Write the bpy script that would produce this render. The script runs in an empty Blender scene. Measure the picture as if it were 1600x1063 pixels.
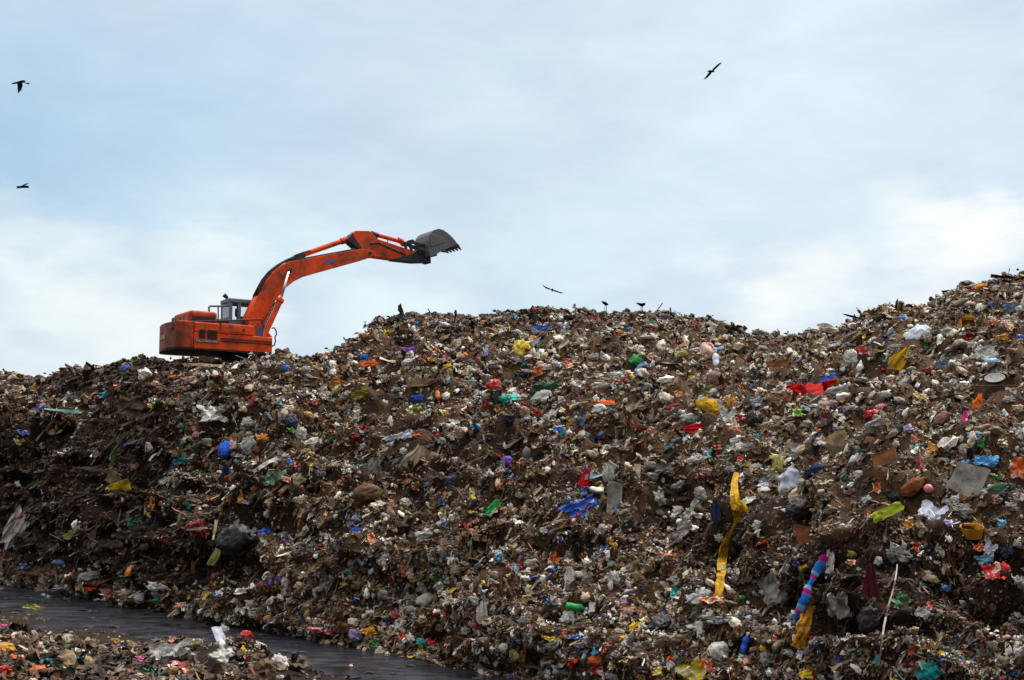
import bpy, bmesh, math, random
import numpy as np
from mathutils import Vector, Matrix, Euler
from mathutils.bvhtree import BVHTree

random.seed(7)
rng = np.random.default_rng(11)
scn = bpy.context.scene
COL = scn.collection

# ------------------------------------------------------------------ camera
FPX = 1931.0                       # focal length in photo pixels (1600 wide)
CAM = Vector((0.0, 0.0, 4.0))
PITCH = math.atan(228.5 / FPX)
CP, SP = math.cos(PITCH), math.sin(PITCH)
cam_data = bpy.data.cameras.new('camera')
cam_data.sensor_width = 36.0
cam_data.lens = 36.0 * FPX / 1600.0
cam_data.clip_end = 6000.0
cam_data.clip_start = 0.1
cam = bpy.data.objects.new('camera', cam_data)
COL.objects.link(cam)
cam.location = CAM
cam.rotation_euler = (math.pi / 2 + PITCH, 0, 0)
scn.camera = cam
scn.view_settings.view_transform = 'Standard'
scn.view_settings.look = 'None'
scn.view_settings.exposure = 0.0
scn.view_settings.gamma = 1.0

def ray(px, py):
    x = (px - 800.0) / FPX
    y = (531.5 - py) / FPX
    return Vector((x, CP - y * SP, SP + y * CP))

def at(px, py, d):
    """point on the sight line through a photo pixel at forward distance d"""
    r = ray(px, py)
    return CAM + r * (d / r.y)

def to_px(p):
    v = Vector(p) - CAM
    fwd = v.y * CP + v.z * SP
    up = -v.y * SP + v.z * CP
    return 800 + FPX * v.x / fwd, 531.5 - FPX * up / fwd

def y_of(d, z):
    r = (z - CAM.z) / d
    yv = (r * CP - SP) / (CP + r * SP)
    return 531.5 - FPX * yv

# ------------------------------------------------------------------ numpy noise
_perm = np.random.default_rng(3).permutation(256)
_perm = np.concatenate([_perm, _perm, _perm])
_g = np.random.default_rng(4).normal(size=(256, 3))
_g /= np.linalg.norm(_g, axis=1, keepdims=True)

def pn(x, y, z):
    x, y, z = np.broadcast_arrays(np.asarray(x, float), np.asarray(y, float), np.asarray(z, float))
    xi, yi, zi = np.floor(x).astype(int), np.floor(y).astype(int), np.floor(z).astype(int)
    fx, fy, fz = x - xi, y - yi, z - zi
    u, v, w = (t * t * t * (t * (t * 6 - 15) + 10) for t in (fx, fy, fz))
    def corner(a, b, c):
        h = _perm[_perm[_perm[(xi + a) & 255] + ((yi + b) & 255)] + ((zi + c) & 255)]
        g = _g[h]
        return g[..., 0] * (fx - a) + g[..., 1] * (fy - b) + g[..., 2] * (fz - c)
    l = lambda a, b, t: a + t * (b - a)
    x00 = l(corner(0, 0, 0), corner(1, 0, 0), u); x10 = l(corner(0, 1, 0), corner(1, 1, 0), u)
    x01 = l(corner(0, 0, 1), corner(1, 0, 1), u); x11 = l(corner(0, 1, 1), corner(1, 1, 1), u)
    return l(l(x00, x10, v), l(x01, x11, v), w) * 1.6

def fbm(x, y, z, octv=4):
    s, a = 0.0, 1.0
    for k in range(octv):
        s = s + a * pn(x * 2 ** k + 17.3 * k, y * 2 ** k - 5.1 * k, z * 2 ** k + 9.7 * k)
        a *= 0.5
    return s

def ridged(x, y, z, octv=3):
    s, a = 0.0, 1.0
    for k in range(octv):
        s = s + a * (1 - 2 * np.abs(pn(x * 2 ** k + 31.3 * k, y * 2 ** k + 3.1 * k, z * 2 ** k - 7.7 * k)))
        a *= 0.5
    return s

def smooth(e0, e1, x):
    t = np.clip((x - e0) / (e1 - e0), 0, 1)
    return t * t * (3 - 2 * t)

def lin(c):
    """sRGB 0-255 -> linear"""
    return tuple(((v / 255) / 12.92 if v / 255 <= 0.04045 else ((v / 255 + 0.055) / 1.055) ** 2.4) for v in c)

# ------------------------------------------------------------------ object helpers
def link(o, parent=None):
    COL.objects.link(o)
    if parent is not None:
        o.parent = parent
    return o

def tag(o, label=None, cat=None, group=None, kind=None):
    if label: o['label'] = label
    if cat: o['category'] = cat
    if group: o['group'] = group
    if kind: o['kind'] = kind
    return o

def np_mesh(name, V, polys, cols=None, smooth_shade=False, mat=None):
    me = bpy.data.meshes.new(name)
    V = np.asarray(V, np.float32)
    sizes = np.concatenate([np.full(len(F), F.shape[1], np.int32) for F in polys])
    loops = np.concatenate([np.asarray(F, np.int32).ravel() for F in polys])
    starts = np.concatenate([[0], np.cumsum(sizes)[:-1]]).astype(np.int32)
    me.vertices.add(len(V)); me.vertices.foreach_set('co', V.ravel())
    me.loops.add(len(loops)); me.loops.foreach_set('vertex_index', loops)
    me.polygons.add(len(sizes)); me.polygons.foreach_set('loop_start', starts)
    me.polygons.foreach_set('use_smooth', np.full(len(sizes), smooth_shade))
    me.update(calc_edges=True)
    if cols is not None:
        a = me.color_attributes.new('col', 'FLOAT_COLOR', 'POINT')
        c4 = np.ones((len(V), 4), np.float32); c4[:, :3] = cols
        a.data.foreach_set('color', c4.ravel())
    if mat: me.materials.append(mat)
    return me

def grid_faces(nu, nv):
    i, j = np.meshgrid(np.arange(nu - 1), np.arange(nv - 1), indexing='ij')
    a = (i * nv + j).ravel()
    return np.stack([a, a + nv, a + nv + 1, a + 1], 1)

# ------------------------------------------------------------------ materials
def new_mat(name):
    m = bpy.data.materials.new(name); m.use_nodes = True
    nt = m.node_tree; nt.nodes.clear()
    out = nt.nodes.new('ShaderNodeOutputMaterial')
    b = nt.nodes.new('ShaderNodeBsdfPrincipled')
    nt.links.new(b.outputs[0], out.inputs[0])
    return m, nt, b

def N(nt, t, **kw):
    n = nt.nodes.new(t)
    for k, v in kw.items():
        if k.startswith('i_'):
            n.inputs[int(k[2:]) if k[2:].isdigit() else k[2:].replace('_', ' ')].default_value = v
        else:
            setattr(n, k, v)
    return n

def mixrgb(nt, fac, a, b, blend='MIX'):
    n = nt.nodes.new('ShaderNodeMix'); n.data_type = 'RGBA'; n.blend_type = blend
    for sock, v in ((n.inputs[0], fac), (n.inputs[6], a), (n.inputs[7], b)):
        if hasattr(v, 'is_linked') or isinstance(v, bpy.types.NodeSocket):
            nt.links.new(v, sock)
        else:
            sock.default_value = v if not isinstance(v, tuple) else (*v, 1)[:4]
    return n.outputs[2]

def ramp(nt, src, pts):
    r = nt.nodes.new('ShaderNodeValToRGB')
    e = r.color_ramp.elements
    while len(e) < len(pts): e.new(0.5)
    for el, (p, c) in zip(e, pts):
        el.position = p; el.color = (*c, 1) if len(c) == 3 else c
    nt.links.new(src, r.inputs[0])
    return r.outputs[0]

def noise_tex(nt, scale, detail=4, rough=0.55, coord='Object', vec=None, dist=0.0):
    if vec is None:
        tc = nt.nodes.new('ShaderNodeTexCoord'); vec = tc.outputs[coord]
    n = nt.nodes.new('ShaderNodeTexNoise')
    n.inputs['Scale'].default_value = scale; n.inputs['Detail'].default_value = detail
    n.inputs['Roughness'].default_value = rough; n.inputs['Distortion'].default_value = dist
    nt.links.new(vec, n.inputs['Vector'])
    return n.outputs['Fac']

def bump(nt, bsdf, h, strength, dist=0.02):
    b = nt.nodes.new('ShaderNodeBump')
    b.inputs['Strength'].default_value = strength; b.inputs['Distance'].default_value = dist
    nt.links.new(h, b.inputs['Height']); nt.links.new(b.outputs[0], bsdf.inputs['Normal'])

W3 = ((0, 0, 0), (1, 1, 1))
DIRT = lin((66, 49, 36))

def waste_mat(name, rough, spec, source, dirt_lo=0.50, dirt_hi=0.72, print_=False, bscale=14, bstr=0.5, dscale=2.6):
    """one weathered waste material; colour from the object ('object') or from the mesh's colour attribute ('attr')"""
    m, nt, b = new_mat(name)
    geo = nt.nodes.new('ShaderNodeNewGeometry')
    if source == 'object':
        oi = nt.nodes.new('ShaderNodeObjectInfo'); base = oi.outputs['Color']
        tc = nt.nodes.new('ShaderNodeTexCoord')
        add = nt.nodes.new('ShaderNodeVectorMath'); add.operation = 'ADD'
        mul = nt.nodes.new('ShaderNodeMath'); mul.operation = 'MULTIPLY'; mul.inputs[1].default_value = 57.0
        nt.links.new(oi.outputs['Random'], mul.inputs[0])
        nt.links.new(geo.outputs['Position'], add.inputs[0]); nt.links.new(mul.outputs[0], add.inputs[1])
        vec = add.outputs[0]
    else:
        at_ = nt.nodes.new('ShaderNodeAttribute'); at_.attribute_name = 'col'; base = at_.outputs['Color']
        vec = geo.outputs['Position']
    if print_:
        pz = noise_tex(nt, 6.0, 2, 0.5, vec=vec, dist=1.5)
        pf = ramp(nt, pz, [(0.56, (0, 0, 0)), (0.58, (1, 1, 1))])
        base = mixrgb(nt, pf, base, (*lin((214, 208, 196)), 1))
    v1 = noise_tex(nt, 5.0, 5, 0.6, vec=vec)
    tone = ramp(nt, v1, [(0.25, (0.72, 0.70, 0.68)), (0.7, (1.06, 1.06, 1.06))])
    base = mixrgb(nt, 1.0, base, tone, 'MULTIPLY')
    d1 = noise_tex(nt, dscale, 7, 0.66, vec=vec, dist=0.6)
    df = ramp(nt, d1, [(dirt_lo, (0, 0, 0)), (dirt_hi, (0.85, 0.85, 0.85))])
    base = mixrgb(nt, df, base, DIRT)
    nt.links.new(base, b.inputs['Base Color'])
    b.inputs['Roughness'].default_value = rough
    b.inputs['Specular IOR Level'].default_value = spec
    bz = noise_tex(nt, bscale, 4, 0.6, vec=vec, dist=0.8)
    bump(nt, b, bz, bstr, 0.03)
    return m

M = {}
M['film'] = waste_mat('crumpled_plastic', 0.45, 0.32, 'object')
M['cloth'] = waste_mat('dirty_cloth', 0.9, 0.15, 'object', bscale=22)
M['card'] = waste_mat('weathered_card', 0.85, 0.2, 'object', dirt_lo=0.44, dirt_hi=0.70, bscale=9, bstr=0.35, dscale=4.0)
M['wrapper'] = waste_mat('printed_wrapper', 0.35, 0.5, 'object', print_=True, dirt_lo=0.52, dirt_hi=0.76)
M['bright'] = waste_mat('bright_plastic', 0.40, 0.45, 'object', dirt_lo=0.50, dirt_hi=0.74, bscale=12)
M['brightcloth'] = waste_mat('bright_cloth', 0.85, 0.2, 'object', dirt_lo=0.50, dirt_hi=0.74, bscale=18)
M['dirtycloth'] = waste_mat('soiled_cloth', 0.9, 0.1, 'object', dirt_lo=0.42, dirt_hi=0.66, bscale=26, bstr=0.9, dscale=6.5)
M['litter'] = waste_mat('loose_litter_mix', 0.55, 0.3, 'attr', dirt_lo=0.46, dirt_hi=0.72)

def soil_mat(name, dark=1.0, dark_part=False):
    m, nt, b = new_mat(name)
    geo = nt.nodes.new('ShaderNodeNewGeometry'); vec = geo.outputs['Position']
    a = noise_tex(nt, 0.9, 8, 0.65, vec=vec, dist=0.5)
    c = noise_tex(nt, 9.0, 6, 0.7, vec=vec)
    k = lambda c_: tuple(v * dark for v in lin(c_))
    base = ramp(nt, a, [(0.30, k((36, 28, 22))), (0.48, k((68, 50, 35))), (0.62, k((96, 70, 46))), (0.78, k((76, 64, 50)))])
    tone = ramp(nt, c, [(0.3, (0.5, 0.5, 0.5)), (0.7, (1.3, 1.25, 1.2))])
    base = mixrgb(nt, 1.0, base, tone, 'MULTIPLY')
    if dark_part:   # soil colour multiplied down inside the dark parts of the face
        wa = nt.nodes.new('ShaderNodeAttribute'); wa.attribute_name = 'col'
        base = mixrgb(nt, wa.outputs['Fac'], base, mixrgb(nt, 1.0, base, (0.34, 0.32, 0.33, 1), 'MULTIPLY'))
    nt.links.new(base, b.inputs['Base Color'])
    b.inputs['Roughness'].default_value = 0.9
    b.inputs['Specular IOR Level'].default_value = 0.2
    bump(nt, b, noise_tex(nt, 7.0, 8, 0.75, vec=vec, dist=0.4), 0.9, 0.12)
    return m
M['soil'] = soil_mat('waste_soil')
M['mud'] = soil_mat('wet_mud', 0.30)
M['hillsoil'] = soil_mat('hill_soil', 1.0, True)

# ------------------------------------------------------------------ the mound
PROFILE = {   # photo column: [toe distance, (pixel row, distance) ..., crest distance]
    -700: [84, (800, 86.5), (700, 89), 94],
    -300: [66, (820, 67.5), (700, 70), 76],
    0:    [53, (800, 54.5), (700, 56), (640, 58.5), 62],
    200:  [43.5, (800, 45), (700, 47), (630, 49.2), 51.5],
    340:  [38.6, (850, 40), (700, 43.5), (620, 47), 49.2],
    480:  [34, (850, 36.3), (700, 41), (610, 47), 51.5],
    600:  [31.3, (880, 33.6), (740, 38), (620, 46), 57],
    800:  [27.1, (970, 28.9), (940, 30.0), (860, 31.4), (740, 36), (620, 45), 59],
    1000: [23.2, (985, 25.8), (935, 27.9), (840, 29.3), (700, 36), (600, 45), 59],
    1200: [20.6, (1012, 23.0), (970, 24.6), (850, 26.0), (760, 30), (640, 39), 54],
    1400: [18.4, (1000, 20.6), (870, 22.0), (760, 26), (650, 35), (560, 46), 55],
    1600: [17.5, (1000, 19.4), (850, 21.2), (760, 25), (650, 33), (540, 43), 52],
    2000: [15.8, (1000, 17.4), (760, 23.5), (560, 39), 49],
    2600: [14.0, (1000, 15.5), (760, 22), (560, 36), 46],
}
CREST = [(-700, 600), (-400, 590), (-150, 585), (0, 582), (20, 580), (42, 593), (75, 592), (110, 577), (150, 574), (200, 565), (220, 561),
         (250, 561), (300, 561), (350, 562), (400, 555), (440, 550), (470, 557), (500, 558), (520, 552), (540, 540), (570, 522),
         (580, 507), (600, 496), (640, 492), (690, 490), (720, 495), (745, 499), (755, 499), (770, 492), (800, 489), (850, 486),
         (880, 485), (890, 490), (900, 489), (960, 489), (1000, 491), (1030, 496), (1060, 498), (1100, 500), (1130, 505),
         (1150, 513), (1165, 524), (1185, 523), (1215, 523), (1225, 529), (1235, 521), (1260, 521), (1310, 521), (1320, 514),
         (1340, 499), (1370, 484), (1380, 478), (1400, 475), (1450, 476), (1475, 467), (1490, 455), (1510, 449), (1540, 442),
         (1570, 432), (1600, 424), (1700, 415), (2000, 405), (2600, 420)]
US = np.concatenate([np.linspace(-700, -140, 60, endpoint=False), np.linspace(-140, 1740, 560), np.linspace(1745, 2600, 80)])
NU = len(US)
NS = 240
SS = np.linspace(0, 1, NS)

def gsmooth(xs, vals, sigma):
    out = np.empty_like(vals)
    for i, x in enumerate(xs):
        w = np.exp(-0.5 * ((xs - x) / sigma) ** 2) * np.gradient(xs)
        out[i] = (w * vals).sum(0) / w.sum() if vals.ndim == 1 else 0
    return out

cx, cy = np.array(CREST, float).T
cy = cy + 3.0 + 4.0 * np.exp(-((cx - 330) / 95.0) ** 4) + 7.0 * np.exp(-((cx - 375) / 45.0) ** 4)      # the loose rubble on top adds the rest
crest_y = np.interp(US, cx, cy)
crest_s = gsmooth(US, crest_y, 45.0)
pk = sorted(PROFILE)
toe_d = gsmooth(US, np.interp(US, pk, [PROFILE[k][0] for k in pk]), 50)
toe_y = np.array([y_of(d, -0.35) for d in toe_d])
DN = np.zeros((len(pk), NS))
for i, k in enumerate(pk):
    P = PROFILE[k]
    yt, yc = y_of(P[0], -0.35), np.interp(k, US, crest_s)
    s = [0.0] + [(yt - y) / (yt - yc) for y, _ in P[1:-1]] + [1.0]
    d = [P[0]] + [q[1] for q in P[1:-1]] + [P[-1]]
    DN[i] = np.interp(SS, s, d)
ker = np.exp(-0.5 * (np.arange(-12, 13) / 4.0) ** 2); ker /= ker.sum()
for i in range(len(pk)):
    pad = np.concatenate([2 * DN[i][0] - DN[i][12:0:-1], DN[i], 2 * DN[i][-1] - DN[i][-2:-14:-1]])
    DN[i] = np.convolve(pad, ker, 'valid')
DG = np.stack([np.interp(US, pk, DN[:, j]) for j in range(NS)], 1)      # NU x NS
kk = np.exp(-0.5 * (np.arange(-20, 21) / 9.0) ** 2); kk /= kk.sum()
for j in range(NS):
    pad = np.concatenate([np.full(20, DG[0, j]), DG[:, j], np.full(20, DG[-1, j])])
    DG[:, j] = np.convolve(pad, kk, 'valid')
wfine = smooth(0.72, 1.0, SS)[None, :]
YG = toe_y[:, None] + (crest_s - toe_y)[:, None] * SS[None, :] + (crest_y - crest_s)[:, None] * wfine

def unproject(px, py, d):
    x = (px - 800.0) / FPX; y = (531.5 - py) / FPX
    ry = CP - y * SP; rz = SP + y * CP
    return np.stack([x / ry * d, d * np.ones_like(x), CAM.z + rz / ry * d], -1)

UG = np.repeat(US[:, None], NS, 1)

# parts of the face coloured darker, with little loose litter: ellipses in (column, row)
DARKS = [(330, 730, 150, 85, .5), (620, 770, 190, 50, .5), (900, 850, 170, 50, .45), (150, 600, 150, 25, .6), (150, 765, 190, 125, 0.95), (330, 840, 90, 70, .7), (60, 770, 150, 95, 1.0), (170, 830, 190, 70, 1.0), (300, 890, 140, 45, 0.9), (120, 690, 90, 60, 0.7), (250, 655, 55, 35, 0.5),
         (420, 800, 80, 40, 0.55), (590, 770, 60, 28, 0.6), (700, 760, 70, 45, 0.75), (810, 745, 60, 40, 0.6), (560, 905, 70, 35, 0.5), (840, 890, 40, 25, 0.4),
         (960, 860, 110, 45, 0.6), (1150, 880, 80, 55, 0.75), (1300, 960, 120, 80, 0.85), (1420, 980, 170, 95, 0.9), (1570, 960, 130, 110, 0.85),
         (1290, 825, 60, 40, 0.6), (1480, 880, 90, 40, 0.6), (1360, 570, 40, 18, 0.9), (1240, 575, 60, 15, 0.7), (1000, 790, 80, 40, 0.45), (660, 510, 110, 22, 0.5),
         (120, 590, 130, 18, 0.6), (1570, 440, 50, 18, 0.9), (700, 545, 40, 20, 0.5), (1560, 610, 60, 14, 0.6), (420, 940, 60, 25, 0.4), (350, 760, 40, 40, 0.4)]
def dark_mask(u, y):
    m = np.zeros(np.broadcast(u, y).shape)
    for (x0, y0, a, b, w) in DARKS:
        r = np.sqrt(((u - x0) / a) ** 2 + ((y - y0) / b) ** 2)
        m = np.maximum(m, w * (1 - smooth(0.55, 1.15, r)))
    return m

P0 = unproject(UG, YG, DG)
def normals(P):
    du = np.gradient(P, axis=0); dv = np.gradient(P, axis=1)
    n = np.cross(du, dv); n /= np.linalg.norm(n, axis=2, keepdims=True) + 1e-9
    s = np.sign((n * (np.array(CAM) - P)).sum(2, keepdims=True)); s[s == 0] = 1
    return n * s
N0 = normals(P0)
DM = dark_mask(UG, YG)
X, Y, Z = P0[..., 0], P0[..., 1], P0[..., 2]
fade = (1 - 0.85 * smooth(0.86, 1.0, SS))[None, :] * smooth(0.0, 0.05, SS)[None, :]
disp = fade * (0.75 * fbm(X * .22, Y * .22, Z * .3, 3) + 0.34 * ridged(X * .62, Y * .62, Z * .95, 2) + 0.55 * ridged(X * .16 + 3, Y * .16, Z * .85 + .25 * X * .3, 2)) + 0.17 * fbm(X * 1.9, Y * 1.9, Z * 1.9, 3)
gully = ridged(X * 1.1 + 0.25 * Z, Y * 1.1, Z * .16, 3)
disp = disp + DM * fade * (0.42 * gully - 0.40)
PG = P0 + N0 * disp[..., None]
NG = normals(PG)
# back of the mound: a plateau behind the crest
nb = 30
back = np.concatenate([np.linspace(0.25, 4, 14), np.linspace(5, 70, nb - 14)])
exz = np.exp(-(((US - 375) / 130.0) ** 4))
crestP = PG[:, -1, :]
drop = (0.55 * smooth(0, 1.6, back))[None, :] * exz[:, None] + 0.012 * back[None, :] + 0.25 * smooth(0, 3, back)[None, :]
BP = np.empty((NU, nb, 3))
dirxy = crestP[:, :2] / crestP[:, 1:2]
BP[..., 0] = crestP[:, None, 0] + dirxy[:, None, 0] * back[None, :]
BP[..., 1] = crestP[:, None, 1] + back[None, :]
zs = gsmooth(US, crestP[:, 2], 30)
w_b = smooth(0, 1.2, back)[None, :]
BP[..., 2] = crestP[:, 2:3] * (1 - w_b) + zs[:, None] * w_b - drop + 0.10 * fbm(BP[..., 0] * .8, BP[..., 1] * .8, 0.3, 3) * smooth(0, 2, back)[None, :] - 0.1 * w_b
ALL = np.concatenate([PG, BP], 1)
dark_part = np.concatenate([DM, np.zeros((NU, nb))], 1).reshape(-1, 1)
me = np_mesh('garbage_hill', ALL.reshape(-1, 3), [grid_faces(NU, NS + nb)], np.repeat(dark_part, 3, 1), True, M['hillsoil'])
hill = link(bpy.data.objects.new('garbage_hill', me)); tag(hill, kind='structure')
hill['label'] = 'steep dark brown hill of dumped refuse and soil'

# ------------------------------------------------------------------ near bank, water, far ground
BA = np.array(at(0, 950, 40.2))[:2]; BB = np.array(at(600, 1063, 25.5))[:2]
bt = (BB - BA) / np.linalg.norm(BB - BA); bn = np.array([bt[1], -bt[0]])
if bn[1] > 0: bn = -bn
HEAPS = [(*at(px_, py_, d_)[:2], r_, a_) for px_, py_, d_, r_, a_ in ((270, 1030, 28.3, .8, .42), (370, 1010, 28.6, .75, .40), (425, 1045, 26.4, .8, .38), (60, 1035, 28.5, 1.2, .2))]
def bank_h(x, y):
    sd = (x - BA[0]) * bn[0] + (y - BA[1]) * bn[1]
    sd = sd - 0.6 + 1.0 * pn(x * .35, y * .35, 5.2) + 0.45 * pn(x * 1.1, y * 1.1, 2.2)
    h = -0.35 + 0.42 * smooth(-2.4, 0.3, sd) + 0.40 * smooth(1.2, 4.5, sd) + 0.1 * smooth(5, 12, sd)
    for (hx_, hy_, r_, a_) in HEAPS: h = h + a_ * np.exp(-((x - hx_) ** 2 + ((y - hy_) * .8) ** 2) / r_ ** 2)
    return h + (0.10 * fbm(x * .9, y * .9, 3.3, 3) + 0.05 * pn(x * 3, y * 3, 8.8)) * smooth(-1.5, 1.5, sd), sd
gx = np.linspace(-45, 14, 300); gy = np.linspace(2, 50, 260)
GX, GY = np.meshgrid(gx, gy, indexing='ij')
H, SD = bank_h(GX, GY)
BK = np.stack([GX, GY, H], -1)
me = np_mesh('near_bank', BK.reshape(-1, 3), [grid_faces(300, 260)], None, True, M['mud'])
bank = link(bpy.data.objects.new('muddy_bank_ground', me)); tag(bank, kind='structure')

m, nt, b = new_mat('black_water')
geo = nt.nodes.new('ShaderNodeNewGeometry')
mp = nt.nodes.new('ShaderNodeMapping'); mp.inputs['Rotation'].default_value = (0, 0, 0.9); mp.inputs['Scale'].default_value = (0.6, 1.1, 1)
nt.links.new(geo.outputs['Position'], mp.inputs['Vector'])
sc = noise_tex(nt, 1.6, 6, 0.62, vec=mp.outputs[0], dist=0.5)
col = ramp(nt, sc, [(0.35, lin((22, 22, 28))), (0.6, lin((40, 40, 48))), (0.8, lin((70, 66, 66)))])
nt.links.new(col, b.inputs['Base Color'])
rg = ramp(nt, sc, [(0.4, (0.22,) * 3), (0.7, (0.5,) * 3)])
nt.links.new(rg, b.inputs['Roughness'])
b.inputs['IOR'].default_value = 1.33
b.inputs['Specular IOR Level'].default_value = 0.4
bump(nt, b, noise_tex(nt, 5.0, 5, 0.6, vec=mp.outputs[0]), 0.22, 0.03)
M['water'] = m
wv = np.array([(-90, 8, 0), (25, 8, 0), (25, 95, 0), (-90, 95, 0)], float)
me = np_mesh('water', wv, [np.array([[0, 1, 2, 3]])], None, False, m)
water = link(bpy.data.objects.new('water', me)); tag(water, kind='structure')

gv = np.array([(-3000, -3000, -0.9), (3000, -3000, -0.9), (3000, 3000, -0.9), (-3000, 3000, -0.9)], float)
me = np_mesh('ground', gv, [np.array([[0, 1, 2, 3]])], None, False, M['mud'])
gnd = link(bpy.data.objects.new('ground', me)); tag(gnd, kind='structure')

# ray casting for placing things on what they lie on
def bvh_np(V, F): return BVHTree.FromPolygons([tuple(v) for v in V], [tuple(f) for f in F])
_ref = [bvh_np(ALL.reshape(-1, 3), grid_faces(NU, NS + nb)), bvh_np(BK.reshape(-1, 3), grid_faces(300, 260)), bvh_np(wv, [(0, 1, 2, 3)])]
def hit(px, py):
    best = None
    r = ray(px, py).normalized()
    for t in _ref:
        loc, nrm, idx, dist = t.ray_cast(CAM, r)
        if loc is not None and (best is None or dist < best[2]):
            if nrm.dot(r) > 0: nrm = -nrm
            best = (loc, nrm, dist)
    return best

# ------------------------------------------------------------------ sky and sun
wld = bpy.data.worlds.new('World'); scn.world = wld; wld.use_nodes = True
nt = wld.node_tree; nt.nodes.clear()
out = nt.nodes.new('ShaderNodeOutputWorld'); bg = nt.nodes.new('ShaderNodeBackground')
nt.links.new(bg.outputs[0], out.inputs[0])
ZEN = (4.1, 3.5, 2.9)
SUN_EL, SUN_AZ = math.radians(56), math.radians(62)     # azimuth clockwise from +Y (view direction) towards +X
sky = nt.nodes.new('ShaderNodeTexSky'); sky.sky_type = 'NISHITA'; sky.sun_disc = False
sky.sun_elevation = SUN_EL; sky.sun_rotation = SUN_AZ
tc = nt.nodes.new('ShaderNodeTexCoord')
nz = nt.nodes.new('ShaderNodeTexNoise'); nz.inputs['Scale'].default_value = 4.5; nz.inputs['Detail'].default_value = 9; nz.inputs['Roughness'].default_value = 0.56
mp = nt.nodes.new('ShaderNodeMapping'); mp.inputs['Scale'].default_value = (1, 1, 2.6); mp.inputs['Rotation'].default_value = (0, 0.25, 0)
nt.links.new(tc.outputs['Generated'], mp.inputs[0]); nt.links.new(mp.outputs[0], nz.inputs['Vector'])
vm = nt.nodes.new('ShaderNodeVectorMath'); vm.operation = 'MULTIPLY_ADD'
vm.inputs[1].default_value = (0.34, 0.30, 0.22)
sub = nt.nodes.new('ShaderNodeVectorMath'); sub.operation = 'SUBTRACT'; sub.inputs[1].default_value = (0.5, 0.5, 0.5)
nt.links.new(nz.outputs['Color'], sub.inputs[0]); nt.links.new(sub.outputs[0], vm.inputs[0]); nt.links.new(tc.outputs['Generated'], vm.inputs[2])
warp = vm.outputs[0]
skyc = mixrgb(nt, 1.0, sky.outputs[0], (0.10, 0.10, 0.10, 1), 'MULTIPLY')
cur = mixrgb(nt, 0.88, skyc, (*lin((214, 229, 245)), 1))
# broad banks of thicker and thinner cloud, each a direction in the sky with a width
BANKS = [((60, 270), 280, (168, 199, 231), 0.8), ((300, 240), 260, (186, 210, 237), 0.75), ((520, 320), 220, (196, 216, 239), 0.6), ((60, 30), 170, (178, 206, 234), 0.6), ((420, 60), 200, (196, 217, 241), 0.6),
         ((800, 270), 190, (203, 220, 240), 0.6), ((760, 90), 200, (214, 228, 245), 0.75), ((1000, 40), 140, (226, 236, 248), 0.6), ((1250, 160), 420, (224, 237, 251), 0.85), ((1500, 110), 150, (221, 233, 249), 0.6), ((1100, 330), 200, (216, 232, 248), 0.6), ((1500, 310), 90, (216, 230, 244), 0.5),
         ((350, 400), 170, (206, 227, 245), 0.6), ((90, 470), 190, (244, 248, 252), 0.9), ((330, 465), 140, (238, 246, 252), 0.75), ((60, 410), 60, (208, 224, 240), 0.5), ((560, 450), 180, (230, 244, 252), 0.85), ((250, 560), 190, (252, 253, 255), 0.9),
         ((1480, 400), 150, (255, 255, 254), 1.0), ((1250, 500), 150, (252, 254, 255), 0.85), ((700, 500), 170, (234, 246, 253), .7), ((950, 440), 160, (222, 238, 251), 0.7)]
for (pxy, wid, c, s) in BANKS:
    dv = ray(*pxy).normalized()
    d_ = nt.nodes.new('ShaderNodeVectorMath'); d_.operation = 'DISTANCE'; d_.inputs[1].default_value = dv
    nt.links.new(warp, d_.inputs[0])
    mr = nt.nodes.new('ShaderNodeMapRange'); mr.interpolation_type = 'SMOOTHERSTEP'
    mr.inputs['From Min'].default_value = 0.0; mr.inputs['From Max'].default_value = 1.25 * wid / FPX
    mr.inputs['To Min'].default_value = s; mr.inputs['To Max'].default_value = 0.0
    nt.links.new(d_.outputs['Value'], mr.inputs['Value'])
    cur = mixrgb(nt, mr.outputs[0], cur, (*lin((c[0] - 2, min(255, c[1] + 3), c[2] - 1)), 1))
n2 = nt.nodes.new('ShaderNodeTexNoise'); n2.inputs['Scale'].default_value = 7; n2.inputs['Detail'].default_value = 10; n2.inputs['Roughness'].default_value = 0.58; n2.inputs['Distortion'].default_value = 0.4
nt.links.new(mp.outputs[0], n2.inputs['Vector'])
wisps = ramp(nt, n2.outputs['Fac'], [(0.3, (0.915, 0.935, 0.962)), (0.7, (1.10, 1.085, 1.06))])
cur = mixrgb(nt, 1.0, cur, wisps, 'MULTIPLY')
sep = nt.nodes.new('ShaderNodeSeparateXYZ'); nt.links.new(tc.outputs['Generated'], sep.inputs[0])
zen = ramp(nt, sep.outputs['Z'], [(0.40, (1, 1, 1)), (0.75, ZEN)])  # sky overhead, above the view, brightened to light the slopes from the top
cur = mixrgb(nt, 1.0, cur, zen, 'MULTIPLY')
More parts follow.
